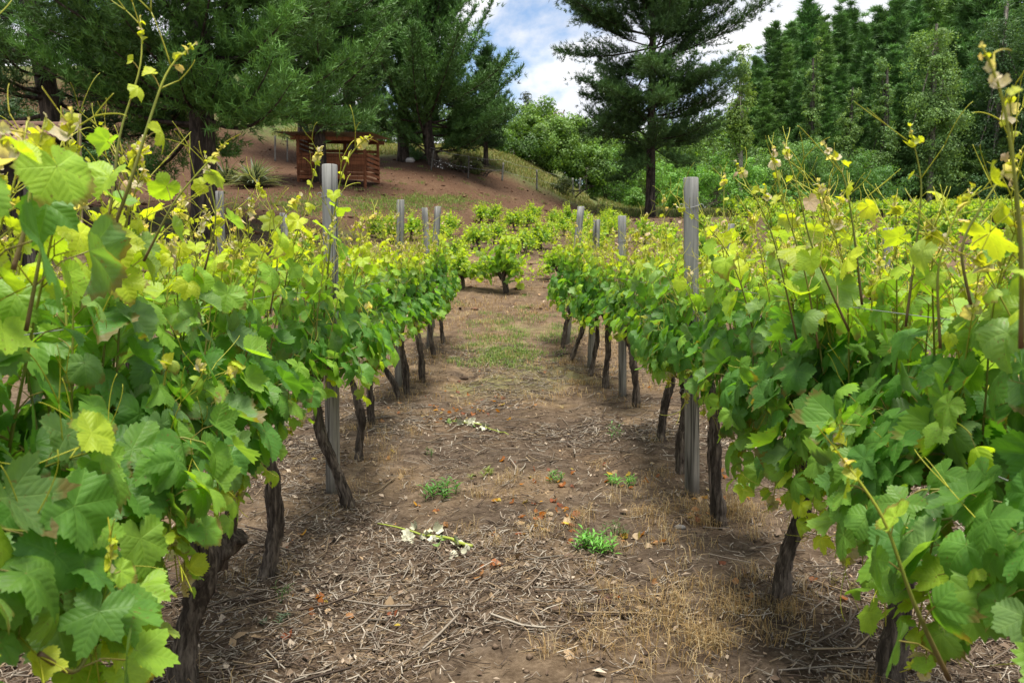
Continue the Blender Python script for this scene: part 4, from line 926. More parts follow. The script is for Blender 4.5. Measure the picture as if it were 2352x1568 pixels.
# variegated flax by the big pine
g = np.random.default_rng(31)
def sword_plant(label, u, v, R, n, seed, col, edge):
    g = np.random.default_rng(seed); b = at(u, v); root = thing('flax_plant', label, 'plant', b, 0, 'flax plants under the big pine'); mb = MB()
    for k in range(n):
        a = g.uniform(0, 6.28); L_ = R*g.uniform(.8, 1.25); e = g.uniform(.25, 1.35); s = np.linspace(0, 1, 9); wv = .035*(1-s**2)*np.minimum(1, .5+s*3)*g.uniform(1.2, 1.9)+.002
        hx = L_*s*math.cos(e)+.25*L_*s**2; z = L_*s*math.sin(e)-g.uniform(.1, .65)*L_*s**3*math.cos(e*.8); z = np.maximum(z, .02)
        c = np.stack([hx*math.cos(a), hx*math.sin(a), z], -1); sd = np.array([-math.sin(a), math.cos(a), 0])
        rows_ = [c-sd*wv[:, None]+np.array([0, 0, 1])*wv[:, None]*.4, c-sd*wv[:, None]*.45, c+sd*wv[:, None]*.45, c+sd*wv[:, None]+np.array([0, 0, 1])*wv[:, None]*.4]
        V = np.stack(rows_, 1).reshape(-1, 3); q = np.arange(8)[:, None]*4+np.arange(3)[None]; q = q.ravel()
        cl = np.tile(np.array([edge, col, col, edge]), (9, 1))*g.uniform(.7, 1.25)
        mb.add(V, np.stack([q, q+1, q+5, q+4], -1), cl)
    mb.build('leaves', M_bleaf, root)
sword_plant('striped grey green flax clump on the bare soil right of the big trunk', 585, 428, 1.1, 170, 1, (.10, .155, .095), (.40, .42, .30))
sword_plant('darker flax clump partly behind the big pine trunk', 520, 420, 1.0, 70, 2, (.08, .12, .075), (.28, .30, .20))

# ------------------------------------------------------------------ shed of red boards
def board_box(mb, a, b_, hgt, th, g, col=(1, 1, 1)):
    a = np.asarray(a, float); b_ = np.asarray(b_, float); d = b_-a; L_ = np.linalg.norm(d); x = d/L_; z = np.array([0, 0, 1.]); y = np.cross(z, x); y /= np.linalg.norm(y); z = np.cross(x, y)
    mb.box((a+b_)/2, (L_, th, hgt), np.stack([x, y, z], 1), np.array(col)*g.uniform(.7, 1.25), .004)
g = np.random.default_rng(12)
A = G(839, 432); ang = math.radians(9)
ux = np.array([-math.cos(ang), math.sin(ang)*-1+.02, 0]); ux = norm(ux); uy = np.array([math.sin(ang), math.cos(ang), 0])
root = thing('shed', 'open red timber shelter with slatted sides and a tin roof under the pines', 'shed', (A[0], A[1], A[2]), 0)
Wd, Dp = 2.75, 1.8
def sp_(i, j, z=0): return ux*i+uy*j+np.array([0, 0, z])
def gzl(p): return zt(A[0]+p[0], A[1]+p[1])-A[2]
ztop = 2.06
for (i, j) in ((0, 0), (0, Dp), (Wd, 0), (Wd, Dp), (Wd*.52, Dp)):
    p = sp_(i, j); mb = MB(); zb_ = gzl(p)-.1; zt_ = ztop+.12*(j > 0)
    mb.box((p[0], p[1], (zb_+zt_)/2), (.11, .11, zt_-zb_), None, (1, 1, 1), .006); mb.build('post', M_red, root, False)
zf = max(gzl(sp_(0, 0)), gzl(sp_(Wd, 0)), gzl(sp_(0, Dp)))
def panel(i0, j0, i1, j1, zs, h=.13):
    mb = MB()
    for z in zs: board_box(mb, sp_(i0, j0, z), sp_(i1, j1, z), h*g.uniform(.9, 1.05), .022, g)
    return mb.build('slat_panel', M_red, root, False)
zz0 = .42
panel(0, -.068, Wd, -.068, zz0+np.arange(7)*.155, .145); panel(-.068, 0, -.068, Dp, zz0+np.arange(6)*.20, .13)
panel(Wd+.068, 0, Wd+.068, Dp, zz0+np.arange(10)*.19, .12); panel(0, Dp+.068, Wd, Dp+.068, zz0+.35+np.arange(6)*.2, .12)
mb = MB(); board_box(mb, sp_(-.3, 0, ztop-.02), sp_(Wd+.3, 0, ztop-.02), .16, .05, g); board_box(mb, sp_(-.3, Dp, ztop+.10), sp_(Wd+.3, Dp, ztop+.10), .16, .05, g)
board_box(mb, sp_(-.02, -.3, ztop+.08), sp_(-.02, Dp+.3, ztop+.17), .10, .05, g); mb.build('roof_beam', M_red, root, False)
mb = MB(); ns = 90; xs = np.linspace(-.42, Wd+.75, ns); js = np.linspace(-.55, Dp+.5, 5)
V = np.array([[sp_(i, j, ztop+.22+.10*(j/Dp)-.05*i/Wd+.016*math.sin(i*2*PI/.12)) for j in js] for i in xs]).reshape(-1, 3)
q = (np.arange(ns-1)[:, None]*5+np.arange(4)[None]).ravel(); fq = np.stack([q, q+1, q+6, q+5], -1)
cl = np.where((np.arange(ns)//18 % 2)[:, None, None] > 0, np.array([.33, .32, .31]), np.array([.24, .17, .13]))*np.ones((ns, 5, 3))
mb.add(V, fq, cl.reshape(-1, 3)); mb.add(V-np.array([0, 0, .004]), fq[:, ::-1], cl.reshape(-1, 3)*.8); mb.build('roof', M_tin, root)

# ------------------------------------------------------------------ tiled hut at the left edge
hb = up(40, 16.0); zr = P(60, 288, 16.0)[2]-hb[2]
root = thing('hut', 'low hut with a roof of old clay barrel tiles at the left edge', 'hut', hb, math.radians(12))
ze = P(60, 362, 15.0)[2]-hb[2]; zg = -.25
x0, x1 = -2.6, .95; yf, yb, yr = -1.25, 1.5, .15
mb = MB()
for y0_, y1_ in ((yf+.35, yf+.41), (yb-.41, yb-.35)): mb.box(((x0+x1)/2, (y0_+y1_)/2, (ze+zg)/2), (x1-x0-.7, .06, ze-zg-.02), None, (.16, .14, .12))  # wall tint kept dark to imitate the shade under the roof
mb.build('wall', M_post, root, False)
for xx in (x0+.3, x1-.3):
    for yy_ in (yf+.25, yb-.25): m2 = MB(); m2.box((xx, yy_, (ze+zg)/2), (.12, .12, ze-zg), None, (.45, .4, .36), .006); m2.build('post', M_post, root, False)
mb = MB(); nt_ = 20; tw_ = (x1-x0)/nt_; g = np.random.default_rng(3)
for sy, ya in ((-1, yf), (1, yb)):
    ln_ = math.hypot(yr-ya, zr-ze); nr = max(5, int(ln_/.30))
    for i in range(nt_):
        for r_ in range(nr):
            f0 = r_/nr; f1 = (r_+1.18)/nr; a = np.linspace(0, PI, 7)
            pts = []
            for f, rad in ((f0, .56), (min(f1, 1.04), .48)):
                yc = ya+(yr-ya)*f; zc = ze+(zr-ze)*f+.018*(f == f0)+.01*g.random()
                pts.append(np.stack([x0+(i+.5)*tw_+np.cos(a)*tw_*rad+g.normal(0, .008), np.full(7, yc), zc+np.sin(a)*tw_*.42], -1))
            V = np.concatenate(pts); qq = np.arange(6); cl = np.array([.150, .092, .068])*g.uniform(.55, 1.3)*np.array([1, g.uniform(.9, 1.05), g.uniform(.85, 1.1)])
            mb.add(V, np.stack([qq, qq+7, qq+8, qq+1], -1), cl)
    V = np.array([[x0, ya, ze-.03], [x1, ya, ze-.03], [x1, yr, zr-.03], [x0, yr, zr-.03]]); mb.add(V, np.array([[0, 1, 2, 3]]), (.06, .045, .035)); mb.add(V-np.array([0, 0, .05]), np.array([[3, 2, 1, 0]]), (.05, .04, .03))
a = np.linspace(0, PI, 8)
for i in range(int((x1-x0)/.32)):
    V = np.concatenate([np.stack([np.full(8, x0+i*.32+q_), yr+np.cos(a)*.10, zr+.02+np.sin(a)*.09+.02*(q_ > 0)], -1) for q_ in (0, .36)]); qq = np.arange(7); mb.add(V, np.stack([qq, qq+8, qq+9, qq+1], -1), np.array([.15, .09, .065])*g.uniform(.6, 1.3))
mb.build('roof', M_tile, root)
# pale stake and thin fence stakes
def stake(label, u0, v0, v1, r, Y=None, group=None, tint=(1, 1, 1), lean=0.0, name='stake', m=None):
    b = G(u0, v0) if Y is None else np.array(up(u0, Y)); t = P(u0+lean, v1, b[1]); mb = MB()
    p = np.linspace(0, 1, 8)[:, None]*(t-b)[None]; p[0, 2] -= .1
    mb.tube(p, r*(1+.06*np.sin(np.arange(8)*1.9)), 8, tint, True, .05, int(u0)); o = mb.build(name, m or M_post, None, True, b); return tag(o, label, 'post', group)
stake('pale yellowish pole standing right of the leaning pine', 193, 0, 262, .045, 16.5, None, (1.3, 1.05, .6), -12, 'pole')
stake('dark stump like post under the big pine boughs', 262, 0, 378, .06, 17.5, None, (.35, .32, .3), 0, 'pole')
GPF = 'slim fence posts on the hillside'
FP = [(1153, 416, 374), (1233, 436, 390), (1317, 453, 409), (1330, 446, 409)]
for i, (u, v, vt) in enumerate(FP):
    stake(['weathered fence post left of the group, below the small pine', 'weathered fence post in the middle of the fence line', 'weathered fence post beside the dark round shrub', 'inner fence post leaning behind the dark round shrub'][i], u, v, vt, .055, None, GPF, (.85, .83, .8), (3, 0, -2, 3)[i], 'fence_post')
for i, (u, v, vt, s) in enumerate([(990, 392, 345, .04), (1075, 411, 360, .035), (632, 372, 312, .05), (660, 372, 315, .04), (690, 366, 316, .05), (918, 371, 328, .035)]):
    stake(['thin dark stake beside the crooked pine', 'thin dark stake left of the small slender pine', 'grey stake under the pine boughs left of the shed, leftmost of three', 'grey stake under the pine boughs left of the shed, middle of three', 'grey stake under the pine boughs left of the shed, rightmost of three', 'thin stake right of the shed roof'][i], u, v, vt, s, None, GPF, (.4, .37, .34) if i not in (2, 3) else (.75, .7, .65), (6, 2, 0, 0, 0, 2)[i], 'fence_post')
for i, u in enumerate((1950, 1985, 2022, 2060, 2085, 2108, 2135, 2170)):
    stake('grey post of the far fence below the full poplar' if u > 2040 else 'grey post of the far fence left of the full poplar', u, 0, 452+(i % 3)*5, .07, 66.5+.3*i, 'far fence posts left of the poplar' if u <= 2040 else 'far fence posts below the poplar', (.75, .75, .72), (0, 0, 2, 4, 6, 2, 1, 0)[i], 'fence_post')
ends = [G(u, v) for u, v, _ in [(990, 392, 0), (1075, 411, 0)]+FP[:3]]
for lab, hz in (('top wire of the hillside fence', 1.22), ('lower wire of the hillside fence', .62)):
    mb = MB(); pp = []
    for a_, b_ in zip(ends[:-1], ends[1:]):
        for t in np.linspace(0, 1, 8)[:-1]: q = a_*(1-t)+b_*t; pp.append(q+np.array([0, 0, hz-.06*math.sin(t*PI)]))
    mb.tube(np.array(pp), .007, 4, (.3, .3, .29)); tag(mb.build('fence_wire', M_wire), lab, 'wire', 'hillside fence wires')

# ------------------------------------------------------------------ ground litter and small plants
g = np.random.default_rng(2024)
def dens(x, y): return sstep(.40, .60, fbm(x*1.2, y*1.0, 41, 3))
def sample(n, x0, x1, y0, y1, bias=1.0):
    k = int(n*2.6); y = y0+(y1-y0)*g.random(k)**bias; x = g.uniform(x0, x1, k); keep = g.random(k) < .16+.84*dens(x, y); return x[keep][:n], y[keep][:n]
def twigs(mb, x, y, ln, r, col, lift=.004):
    K = len(x); a = g.normal(0, 1.0, K)+g.choice([0, PI/2, .4], K); a = g.uniform(0, 2*PI, K)*.6+a*.4
    d = np.stack([np.cos(a), np.sin(a), np.zeros(K)], -1); bend = g.normal(0, .12, (K, 1))*ln[:, None]; pd = np.stack([-np.sin(a), np.cos(a), np.zeros(K)], -1)
    c = np.stack([x, y, np.zeros(K)], -1); pts = []
    for s in (-.5, -.1, .5):
        q = c+d*(s*ln)[:, None]+pd*bend*(.25-s*s)*2; q[:, 2] = terr(q[:, 0], q[:, 1])+lift+r+g.uniform(0, .012, K)*(1+np.abs(s)); pts.append(q)
    up_ = np.array([0, 0, 1.]); V = []
    for q in pts:
        for k in range(3):
            an = k*2*PI/3+.5; V.append(q+(pd*math.cos(an)+up_*math.sin(an))*r[:, None])
    V = np.stack(V, 1).reshape(-1, 3); o = (np.arange(K)*9)[:, None, None]; F_ = []
    for s in range(2):
        for k in range(3): F_.append([s*3+k, s*3+(k+1) % 3, s*3+3+(k+1) % 3, s*3+3+k])
    mb.add(V, (np.array(F_)[None]+o).reshape(-1, 4), np.repeat(col, 9, 0))
def tw_cols(n):
    base = np.array([[.34, .285, .225], [.25, .195, .145], [.44, .385, .31], [.145, .105, .078], [.085, .062, .048], [.36, .27, .17]])
    return base[g.choice(6, n, p=[.25, .22, .15, .17, .11, .10])]*g.uniform(.52, .95, (n, 1))
mb = MB()
x, y = sample(9000, -3.2, 3.4, 1.5, 6.0, 1.3); n = len(x); twigs(mb, x, y, g.gamma(2.5, .022, n)+.03, g.uniform(.0013, .0031, n), tw_cols(n))
x, y = sample(26000, -2.6, 2.8, 1.5, 5.6, 1.25); n = len(x); twigs(mb, x, y, g.uniform(.015, .05, n), g.uniform(.001, .0022, n), tw_cols(n))
x, y = sample(9000, -3.4, 3.6, 5, 11.0, 1.0); n = len(x); twigs(mb, x, y, g.gamma(3, .03, n)+.03, g.uniform(.002, .004, n), tw_cols(n))
x, y = sample(130, -2.2, 2.4, 1.6, 6.0, 1.0); n = len(x); twigs(mb, x, y, g.uniform(.15, .42, n), g.uniform(.0028, .0052, n), tw_cols(n)*.8, .008)
o = mb.build('twig_litter', M_litter); tag(o, 'dry prunings and straw bits scattered over the aisle soil', 'litter', None, 'stuff')
mb = MB()                                                    # flat chips and crumbs of leaves
def chips(mb, x, y, s, col):
    K = len(x); nrm = norm(np.stack([g.normal(0, .5, K), g.normal(0, .5, K), np.ones(K)], -1)); p = np.stack([x, y, terr(x, y)+s*.25+.003], -1); spray(mb, p, nrm, g, s, col, .6)
x, y = sample(16000, -2.8, 3.0, 1.5, 7.0, 1.3); n = len(x); chips(mb, x, y, g.gamma(2.2, .006, n)+.006, tw_cols(n)*np.array([1.05, .98, .92]))
kk = 5200; x = g.uniform(-13, 9, kk); y = g.uniform(12, 52, kk); chips(mb, x, y, g.gamma(2, .014, kk)+.014, tw_cols(kk)*np.array([1.1, .95, .82])*.9)
o = mb.build('leaf_crumbs', M_litter, None, False); tag(o, 'fine crumbs of dry leaf lying between the twigs', 'litter', None, 'stuff')
mb = MB(); RO = np.array([[.42, .15, .05], [.50, .25, .11], [.30, .09, .04], [.52, .36, .20], [.62, .48, .33]])
for (u, v, r, n) in [(1225, 1210, .13, 45), (1290, 1195, .10, 25), (730, 1385, .12, 26), (1060, 940, .30, 60), (1100, 938, .2, 40), (985, 962, .06, 14), (1150, 1310, .06, 12), (1440, 1240, .10, 20), (1640, 1185, .08, 30), (1760, 1130, .18, 50), (1430, 1095, .10, 22), (1240, 1150, .10, 18), (905, 1440, .06, 8), (690, 1255, .08, 12), (960, 1200, .10, 14), (1080, 900, .2, 22), (1270, 1100, .12, 20), (1180, 1085, .15, 16), (1880, 1360, .08, 10), (1590, 1150, .10, 18)]:
    b = G(u, v); k = int(n*.45); xx = b[0]+g.normal(0, r, k); yy2 = b[1]+g.normal(0, r*1.2, k); s = g.uniform(.014, .032, k)
    P3 = np.stack([xx, yy2, terr(xx, yy2)+.008], -1); nn = np.stack([g.normal(0, .6, k), g.normal(0, .6, k), np.ones(k)], -1)
    leaves(mb, P3, nn, g.normal(0, 1, (k, 3)), s, RO[g.choice(5, k, p=[.34, .27, .16, .14, .09])]*g.uniform(.7, 1.15, (k, 1)), g, 1, fold=g.uniform(.2, .9, k))
k = 90; xx = g.uniform(-2.4, 2.6, k); yy2 = g.uniform(1.6, 9, k); leaves(mb, np.stack([xx, yy2, terr(xx, yy2)+.008], -1), np.stack([g.normal(0, .6, k), g.normal(0, .6, k), np.ones(k)], -1), g.normal(0, 1, (k, 3)), g.uniform(.012, .03, k), RO[g.choice(5, k)]*g.uniform(.5, 1.1, (k, 1)), g, 1, fold=g.uniform(.2, .9, k))
o = mb.build('fallen_leaves', M_leaf); tag(o, 'curled orange and rust coloured leaves fallen in patches', 'leaves', None, 'stuff')
# soil clods
mb = MB(); k = 1500; xx = g.uniform(-2.8, 3.0, k); yy2 = 1.5+9*g.random(k)**1.3; s = np.minimum(g.gamma(1.5, .0045, k)+.003, .013)
oc = np.array([[1, 0, 0], [-1, 0, 0], [0, 1, 0], [0, -1, 0], [0, 0, 1], [0, 0, -1.]]); of = np.array([[0, 2, 4], [2, 1, 4], [1, 3, 4], [3, 0, 4], [2, 0, 5], [1, 2, 5], [3, 1, 5], [0, 3, 5]])
V = np.stack([xx, yy2, terr(xx, yy2)+s*.3], -1)[:, None]+s[:, None, None]*oc[None]*g.uniform(.6, 1.4, (k, 6, 1)); mb.add(V.reshape(-1, 3), (of[None]+(np.arange(k)*6)[:, None, None]).reshape(-1, 3), np.repeat(np.array([.105, .075, .052])*g.uniform(.6, 1.7, (k, 1)), 6, 0))
kk = 2600; xx = g.uniform(-13, 9, kk); yy2 = g.uniform(13, 50, kk); s = np.minimum(g.gamma(1.4, .016, kk)+.012, .09)
V = np.stack([xx, yy2, terr(xx, yy2)+s*.2], -1)[:, None]+s[:, None, None]*oc[None]*g.uniform(.6, 1.4, (kk, 6, 1))*np.array([1.3, 1.3, .6]); mb.add(V.reshape(-1, 3), (of[None]+(np.arange(kk)*6)[:, None, None]).reshape(-1, 3), np.repeat(np.array([.10, .055, .034])*g.uniform(.45, 2.0, (kk, 1)), 6, 0))
tag(mb.build('soil_clods', M_dirt), 'crumbly clods of brown soil on the aisle floor', 'clods', None, 'stuff')
# grass
def blades(mb, x, y, h, col, wd=.003, lean=.5):
    K = len(x); z = terr(x, y)-.005; a = g.uniform(0, 6.28, K); d = np.stack([np.cos(a), np.sin(a), np.zeros(K)], -1); sd = np.stack([-np.sin(a), np.cos(a), np.zeros(K)], -1)*wd*.5*np.ones((K, 1))
    if not np.isscalar(wd): sd = np.stack([-np.sin(a), np.cos(a), np.zeros(K)], -1)*(wd*.5)[:, None]
    b = np.stack([x, y, z], -1); l = g.uniform(.1, 1, K)*lean; H_ = h*g.uniform(.5, 1.1, K)
    m = b+d*(l*H_*.3)[:, None]; m[:, 2] += H_*.62; t = b+d*(l*H_)[:, None]; t[:, 2] += H_*(1-.35*l)
    V = np.stack([b-sd, b+sd, m+sd*.8, m-sd*.8, t], 1).reshape(-1, 3); o_ = (np.arange(K)*5)[:, None]
    mb.add(V, [o_+np.array([[0, 1, 2, 3]]), o_+np.array([[3, 2, 4]])], np.repeat(col, 5, 0))
def clusters(cs, per, rad):
    cs = np.asarray(cs, float); i = np.repeat(np.arange(len(cs)), per); return cs[i, 0]+g.normal(0, rad, len(i)), cs[i, 1]+g.normal(0, rad, len(i))
STRAW = np.array([[.46, .33, .16], [.40, .27, .12], [.52, .42, .25], [.33, .21, .09]])
mb = MB()
cs = [G(1650+g.normal(0, 130), 1440+g.normal(0, 80))[:2] for _ in range(70)]+[G(1600+g.normal(0, 70), 1190+g.normal(0, 25))[:2] for _ in range(22)]+[G(1700+g.normal(0, 60), 1180+g.normal(0, 20))[:2] for _ in range(16)]+[G(1330+g.normal(0, 170), 1170+g.normal(0, 60))[:2] for _ in range(34)]+[G(880+g.normal(0, 60), 1010+g.normal(0, 50))[:2] for _ in range(20)]
x, y = clusters(cs, 26, .035); n = len(x); blades(mb, x, y, np.full(n, .095), STRAW[g.choice(4, n)]*g.uniform(.6, 1.1, (n, 1)), .0022, 1.5)
cs = [(a[0]+g.normal(0, .07), a[1]+g.normal(0, .07)) for a in FEET for _ in range(5)]; x, y = clusters(cs, 14, .03); n = len(x); blades(mb, x, y, np.full(n, .085), STRAW[g.choice(4, n)]*g.uniform(.5, 1.0, (n, 1)), .0022, 1.3)
cs = [(g.uniform(-1.5, 1.6), g.uniform(7.2, 14)) for _ in range(150)]; x, y = clusters(cs, 22, .10); n = len(x); blades(mb, x, y, np.full(n, .09), STRAW[g.choice(4, n)]*g.uniform(.7, 1.2, (n, 1)), .005, 1.5)
cs = [(g.uniform(-7, 8), g.uniform(12, 23)) for _ in range(420)]; x, y = clusters(cs, 18, .2); n = len(x); blades(mb, x, y, np.full(n, .09), STRAW[g.choice(4, n)]*g.uniform(.7, 1.2, (n, 1)), .011, 1.5)
tag(mb.build('dry_grass', M_blade, None, False), 'tufts of straw coloured dry grass on the aisle and slope', 'grass', None, 'stuff')
GRN = np.array([[.14, .27, .045], [.19, .31, .06], [.10, .21, .04], [.28, .32, .09]])
mb = MB()
cs = [G(1160+g.normal(0, 55), 815+g.normal(0, 18))[:2] for _ in range(75)]+[G(1190+g.normal(0, 75), 745+g.normal(0, 30))[:2] for _ in range(60)]+[G(1280+g.normal(0, 20), 775+g.normal(0, 8))[:2] for _ in range(12)]
x, y = clusters(cs, 40, .07); n = len(x); blades(mb, x, y, np.full(n, .075), GRN[g.choice(4, n)]*g.uniform(.7, 1.3, (n, 1)), .005, 1.4)
cs = [G(800+g.normal(0, 130), 470+g.normal(0, 14))[:2] for _ in range(160)]+[G(1000+g.normal(0, 90), 462+g.normal(0, 8))[:2] for _ in range(80)]; x, y = clusters(cs, 40, .22); n = len(x); blades(mb, x, y, np.full(n, .12), GRN[g.choice(4, n)]*g.uniform(.7, 1.3, (n, 1)), .014, 1.2)
cs = [(g.uniform(-10, 7), g.uniform(22, 48)) for _ in range(70)]; x, y = clusters(cs, 40, .13); n = len(x); blades(mb, x, y, np.full(n, .13), GRN[g.choice(4, n)]*g.uniform(.6, 1.1, (n, 1)), .013, 1.2)
tag(mb.build('green_grass', M_blade, None, False), 'short green grass patches in the aisle and below the hill', 'grass', None, 'stuff')
mb = MB()
x = g.uniform(3, 46, 60000); y = 44+22*g.random(60000); ok = (x > .12*y) & ((x < .55*y+8)) & (y > 44+.12*x); x, y = x[ok], y[ok]; n = len(x); TG = np.array([[.17, .22, .06], [.24, .25, .09], [.12, .20, .045], [.30, .27, .12]])
blades(mb, x, y, .35+.45*fbm(x*.3, y*.3, 55, 3), TG[g.choice(4, n)]*g.uniform(.7, 1.2, (n, 1)), .05, .7)
x = g.uniform(-14, 6, 26000); y = 47+14*g.random(26000); ok = (y+.35*np.maximum(x, 0)-.15*np.minimum(x, 0)) > 50.5; x, y = x[ok], y[ok]; n = len(x)
blades(mb, x, y, np.full(n, .35), TG[g.choice(4, n, p=[.2, .35, .1, .35])]*g.uniform(.8, 1.3, (n, 1)), .045, .9)
x = g.uniform(-34, -7, 24000); y = 24+26*g.random(24000); ok = (x < -10.5-.22*(y-18)); x, y = x[ok], y[ok]; n = len(x)
blades(mb, x, y, np.full(n, .30), np.where(g.random((n, 1)) < .5, np.array([[.20, .15, .075]]), np.array([[.13, .15, .055]]))*g.uniform(.7, 1.3, (n, 1)), .035, .9)
tag(mb.build('tall_grass', M_blade, None, False), 'tall pale grass along the wood edge and behind the hill crest', 'grass', None, 'stuff')
mb = MB(); k = 150                                          # small white blossoms on the grassy crest
bs = [G(1000+g.uniform(0, 100), 383+g.uniform(-8, 16)) for _ in range(70)]+[G(270+g.normal(0, 40), 395+g.normal(0, 10)) for _ in range(80)]
for b in bs: mb.box(b+np.array([g.normal(0, .15), g.normal(0, .3), .30]), np.array([.06, .06, .03])*g.uniform(.5, 1.3), None, (.75, .73, .70), .01)
tag(mb.build('daisies', M_litter), 'small white daisies dotted in the grass', 'flowers', None, 'stuff')
def weed(label, u, v, R, n, seed, col, upr=.5, group='green weeds on the aisle floor', slim=.26):
    g = np.random.default_rng(seed); b = G(u, v); mb = MB(); o0 = np.array(b)
    ns = max(4, n//9)
    for s in range(ns):
        a = g.uniform(0, 6.28); rr = R*g.random()**.5*.85; c = np.array([math.cos(a)*rr, math.sin(a)*rr, 0]); c[2] = zt(b[0]+c[0], b[1]+c[1])-b[2]
        hh = R*upr*g.uniform(.5, 1.2); st = np.stack([c, c+np.array([g.normal(0, .1*hh), g.normal(0, .1*hh), hh*.6]), c+np.array([g.normal(0, .25*hh), g.normal(0, .25*hh), hh])])
        mb.tube(st, [.0018, .0015, .001], 4, np.array(col)*.8, False)
        m = 9; t = np.linspace(.15, 1, m); p = np.stack([np.interp(t, [0, .5, 1], st[:, k]) for k in range(3)], -1); az = np.arange(m)*2.4+g.uniform(0, 6)
        d = np.stack([np.cos(az), np.sin(az), g.uniform(.3, .9, m)], -1); sz = R*.42*g.uniform(.6, 1.15, m); q = p+norm(d)*(sz*.5)[:, None]
        nn = np.stack([-np.cos(az)*.5, -np.sin(az)*.5, np.ones(m)], -1); y = norm(d); xx = np.cross(y, norm(nn)); N_ = np.cross(xx, y)
        a0 = q-y*sz[:, None]*.5; b0 = q+y*sz[:, None]*.5-N_*sz[:, None]*.12; c0 = q+xx*sz[:, None]*slim*.5+N_*sz[:, None]*.06; d0 = q-xx*sz[:, None]*slim*.5+N_*sz[:, None]*.06
        V = np.stack([a0, c0, q, d0, b0], 1).reshape(-1, 3); o_ = (np.arange(m)*5)[:, None]
        mb.add(V, [np.concatenate([o_+np.array([[0, 1, 2]]), o_+np.array([[0, 2, 3]]), o_+np.array([[1, 4, 2]]), o_+np.array([[2, 4, 3]])])], np.repeat(np.array(col)*g.uniform(.65, 1.35, (m, 1)), 5, 0))
    return tag(mb.build('weed', M_bleaf, None, True, b), label, 'weed', group)
WG = (.12, .32, .045)
weed('biggest bushy green weed right of the aisle centre', 1372, 1272, .105, 190, 1, WG, .75)
weed('feathery darker weed behind the biggest one', 1412, 1238, .07, 90, 2, (.07, .15, .03), .9, slim=.12)
weed('green weed left of centre between two dead patches', 1012, 1140, .12, 150, 3, (.075, .20, .035), .55)
weed('low green weed near the middle with rusty leaves beside it', 1272, 1103, .075, 80, 4, (.08, .21, .035), .5)
weed('green weed in front of a strip of rusty leaves', 1428, 1115, .09, 120, 5, WG, .55)
weed('green weed right of the tall grey post among fallen leaves', 1706, 1126, .075, 90, 6, WG, .55)
weed('thin pale weed standing alone in the bare soil', 1420, 1008, .10, 30, 7, (.10, .20, .06), 1.0)
weed('sparse grassy weed beside orange leaves at the left', 672, 1382, .07, 40, 8, (.08, .15, .035), .8, slim=.12)
weed('greyish flat weed on the left, near the dark trunk', 632, 1437, .06, 60, 9, (.12, .17, .10), .25)
weed('small dark red seedling on the right side of the aisle', 1388, 1392, .055, 45, 10, (.10, .045, .03), .8)
weed('yellow green flat weed in the aisle middle', 1105, 1095, .11, 60, 11, (.16, .20, .05), .3)
weed('small upright weed left of the aisle, beyond the leaning trunk', 990, 1050, .05, 30, 12, (.08, .2, .035), 1.0, slim=.15)
weed('reddish seedling at the right beside the slanted twig', 1935, 1362, .06, 40, 13, (.14, .12, .03), .8)
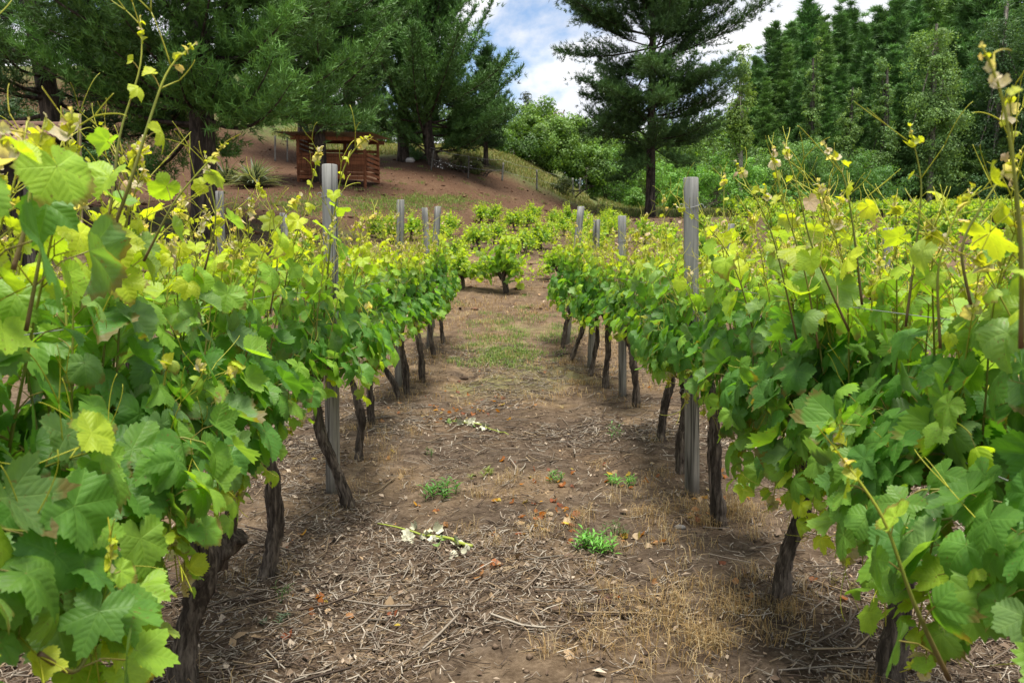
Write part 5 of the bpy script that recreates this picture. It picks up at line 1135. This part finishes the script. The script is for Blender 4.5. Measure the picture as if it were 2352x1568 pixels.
# cut shoots with withered leaves
def cut_shoot(label, a, b, seed, n):
    g = np.random.default_rng(seed); A_ = G(*a); B_ = G(*b); root = thing('cut_shoot', label, 'cut shoot', A_, 0, 'cut vine shoots lying on the soil')
    t = np.linspace(0, 1, 16); p = A_[None]*(1-t)[:, None]+B_[None]*t[:, None]; p[:, 1] += .02*np.sin(t*5); p[:, 2] = terr(p[:, 0], p[:, 1])+.022
    mb = MB(); mb.tube(p-A_, np.linspace(.003, .0085, 16), 7, (.30, .36, .06)); mb.build('stem', M_stem, root)
    mb = MB(); i = g.integers(4, 16, n); q = p[i]-A_+np.stack([g.normal(0, .035, n), g.normal(-.03, .035, n), np.zeros(n)], -1); q[:, 2] = terr(q[:, 0]+A_[0], q[:, 1]+A_[1])-A_[2]+.018
    c = np.where(g.random((n, 1)) < .88, np.array([[.46, .45, .33]]), np.array([[.16, .24, .07]]))*g.uniform(.75, 1.1, (n, 1))
    leaves(mb, q, np.stack([g.normal(0, .7, n), g.normal(0, .7, n), np.ones(n)], -1), g.normal(0, 1, (n, 3)), g.uniform(.018, .036, n), c, g, 2, fold=g.uniform(.2, 1.0, n), curl=g.normal(0, .7, n)); mb.build('withered_leaves', M_litter, root)
cut_shoot('freshly cut green shoot with white withered leaves across the aisle', (868, 1212), (1085, 1262), 1, 22)
cut_shoot('cut shoot with pale withered leaves farther up the aisle', (1168, 1006), (1040, 972), 2, 30)
# single pale leaf and small clods with a place of their own
mb = MB(); b = G(1306, 1514); leaves(mb, [[0, 0, .012]], [[.2, -.3, 1]], [[1, .2, 0]], np.array([.030]), np.array([[.62, .45, .30]]), np.random.default_rng(4), 2, fold=np.array([.3])); tag(mb.build('dry_leaf', M_leaf, None, True, b), 'single pale dry leaf on bare soil near the bottom edge', 'leaf')
def rock(label, u, v, r, seed, col):
    g = np.random.default_rng(seed); b = G(u, v); n1, n2 = 12, 8; th = np.linspace(0, 2*PI, n1, endpoint=False); ph = np.linspace(.05, PI-.05, n2)
    T_, H_ = np.meshgrid(th, ph); rr = r*(1+.25*np.sin(2*T_+seed)*np.sin(H_)+.15*np.sin(5*T_+3*H_+seed)+g.normal(0, .05, T_.shape)); V = np.stack([rr*np.sin(H_)*np.cos(T_)*1.2, rr*np.sin(H_)*np.sin(T_), rr*np.cos(H_)*.7+r*.35], -1).reshape(-1, 3)
    i = (np.arange(n2-1)[:, None]*n1+np.arange(n1)[None]); j = (np.arange(n2-1)[:, None]*n1+(np.arange(n1)[None]+1) % n1); m = MB(); m.add(V, np.stack([i, i+n1, j+n1, j], -1).reshape(-1, 4), col); tag(m.build('rock', M_dirt, None, True, b), label, 'rock')
rock('dark clod of soil in the aisle beyond the pale cut shoot', 1066, 872, .035, 1, (.06, .042, .03))
rock('small grey stone below the tall grey post at the right', 1562, 1215, .02, 2, (.16, .15, .14))
rock('white and grey boulder on the crest beside the black pine trunk', 942, 372, .22, 3, (.55, .52, .5))
rock('grey stone on the bare soil left of the shed', 575, 462, .12, 4, (.22, .21, .2))
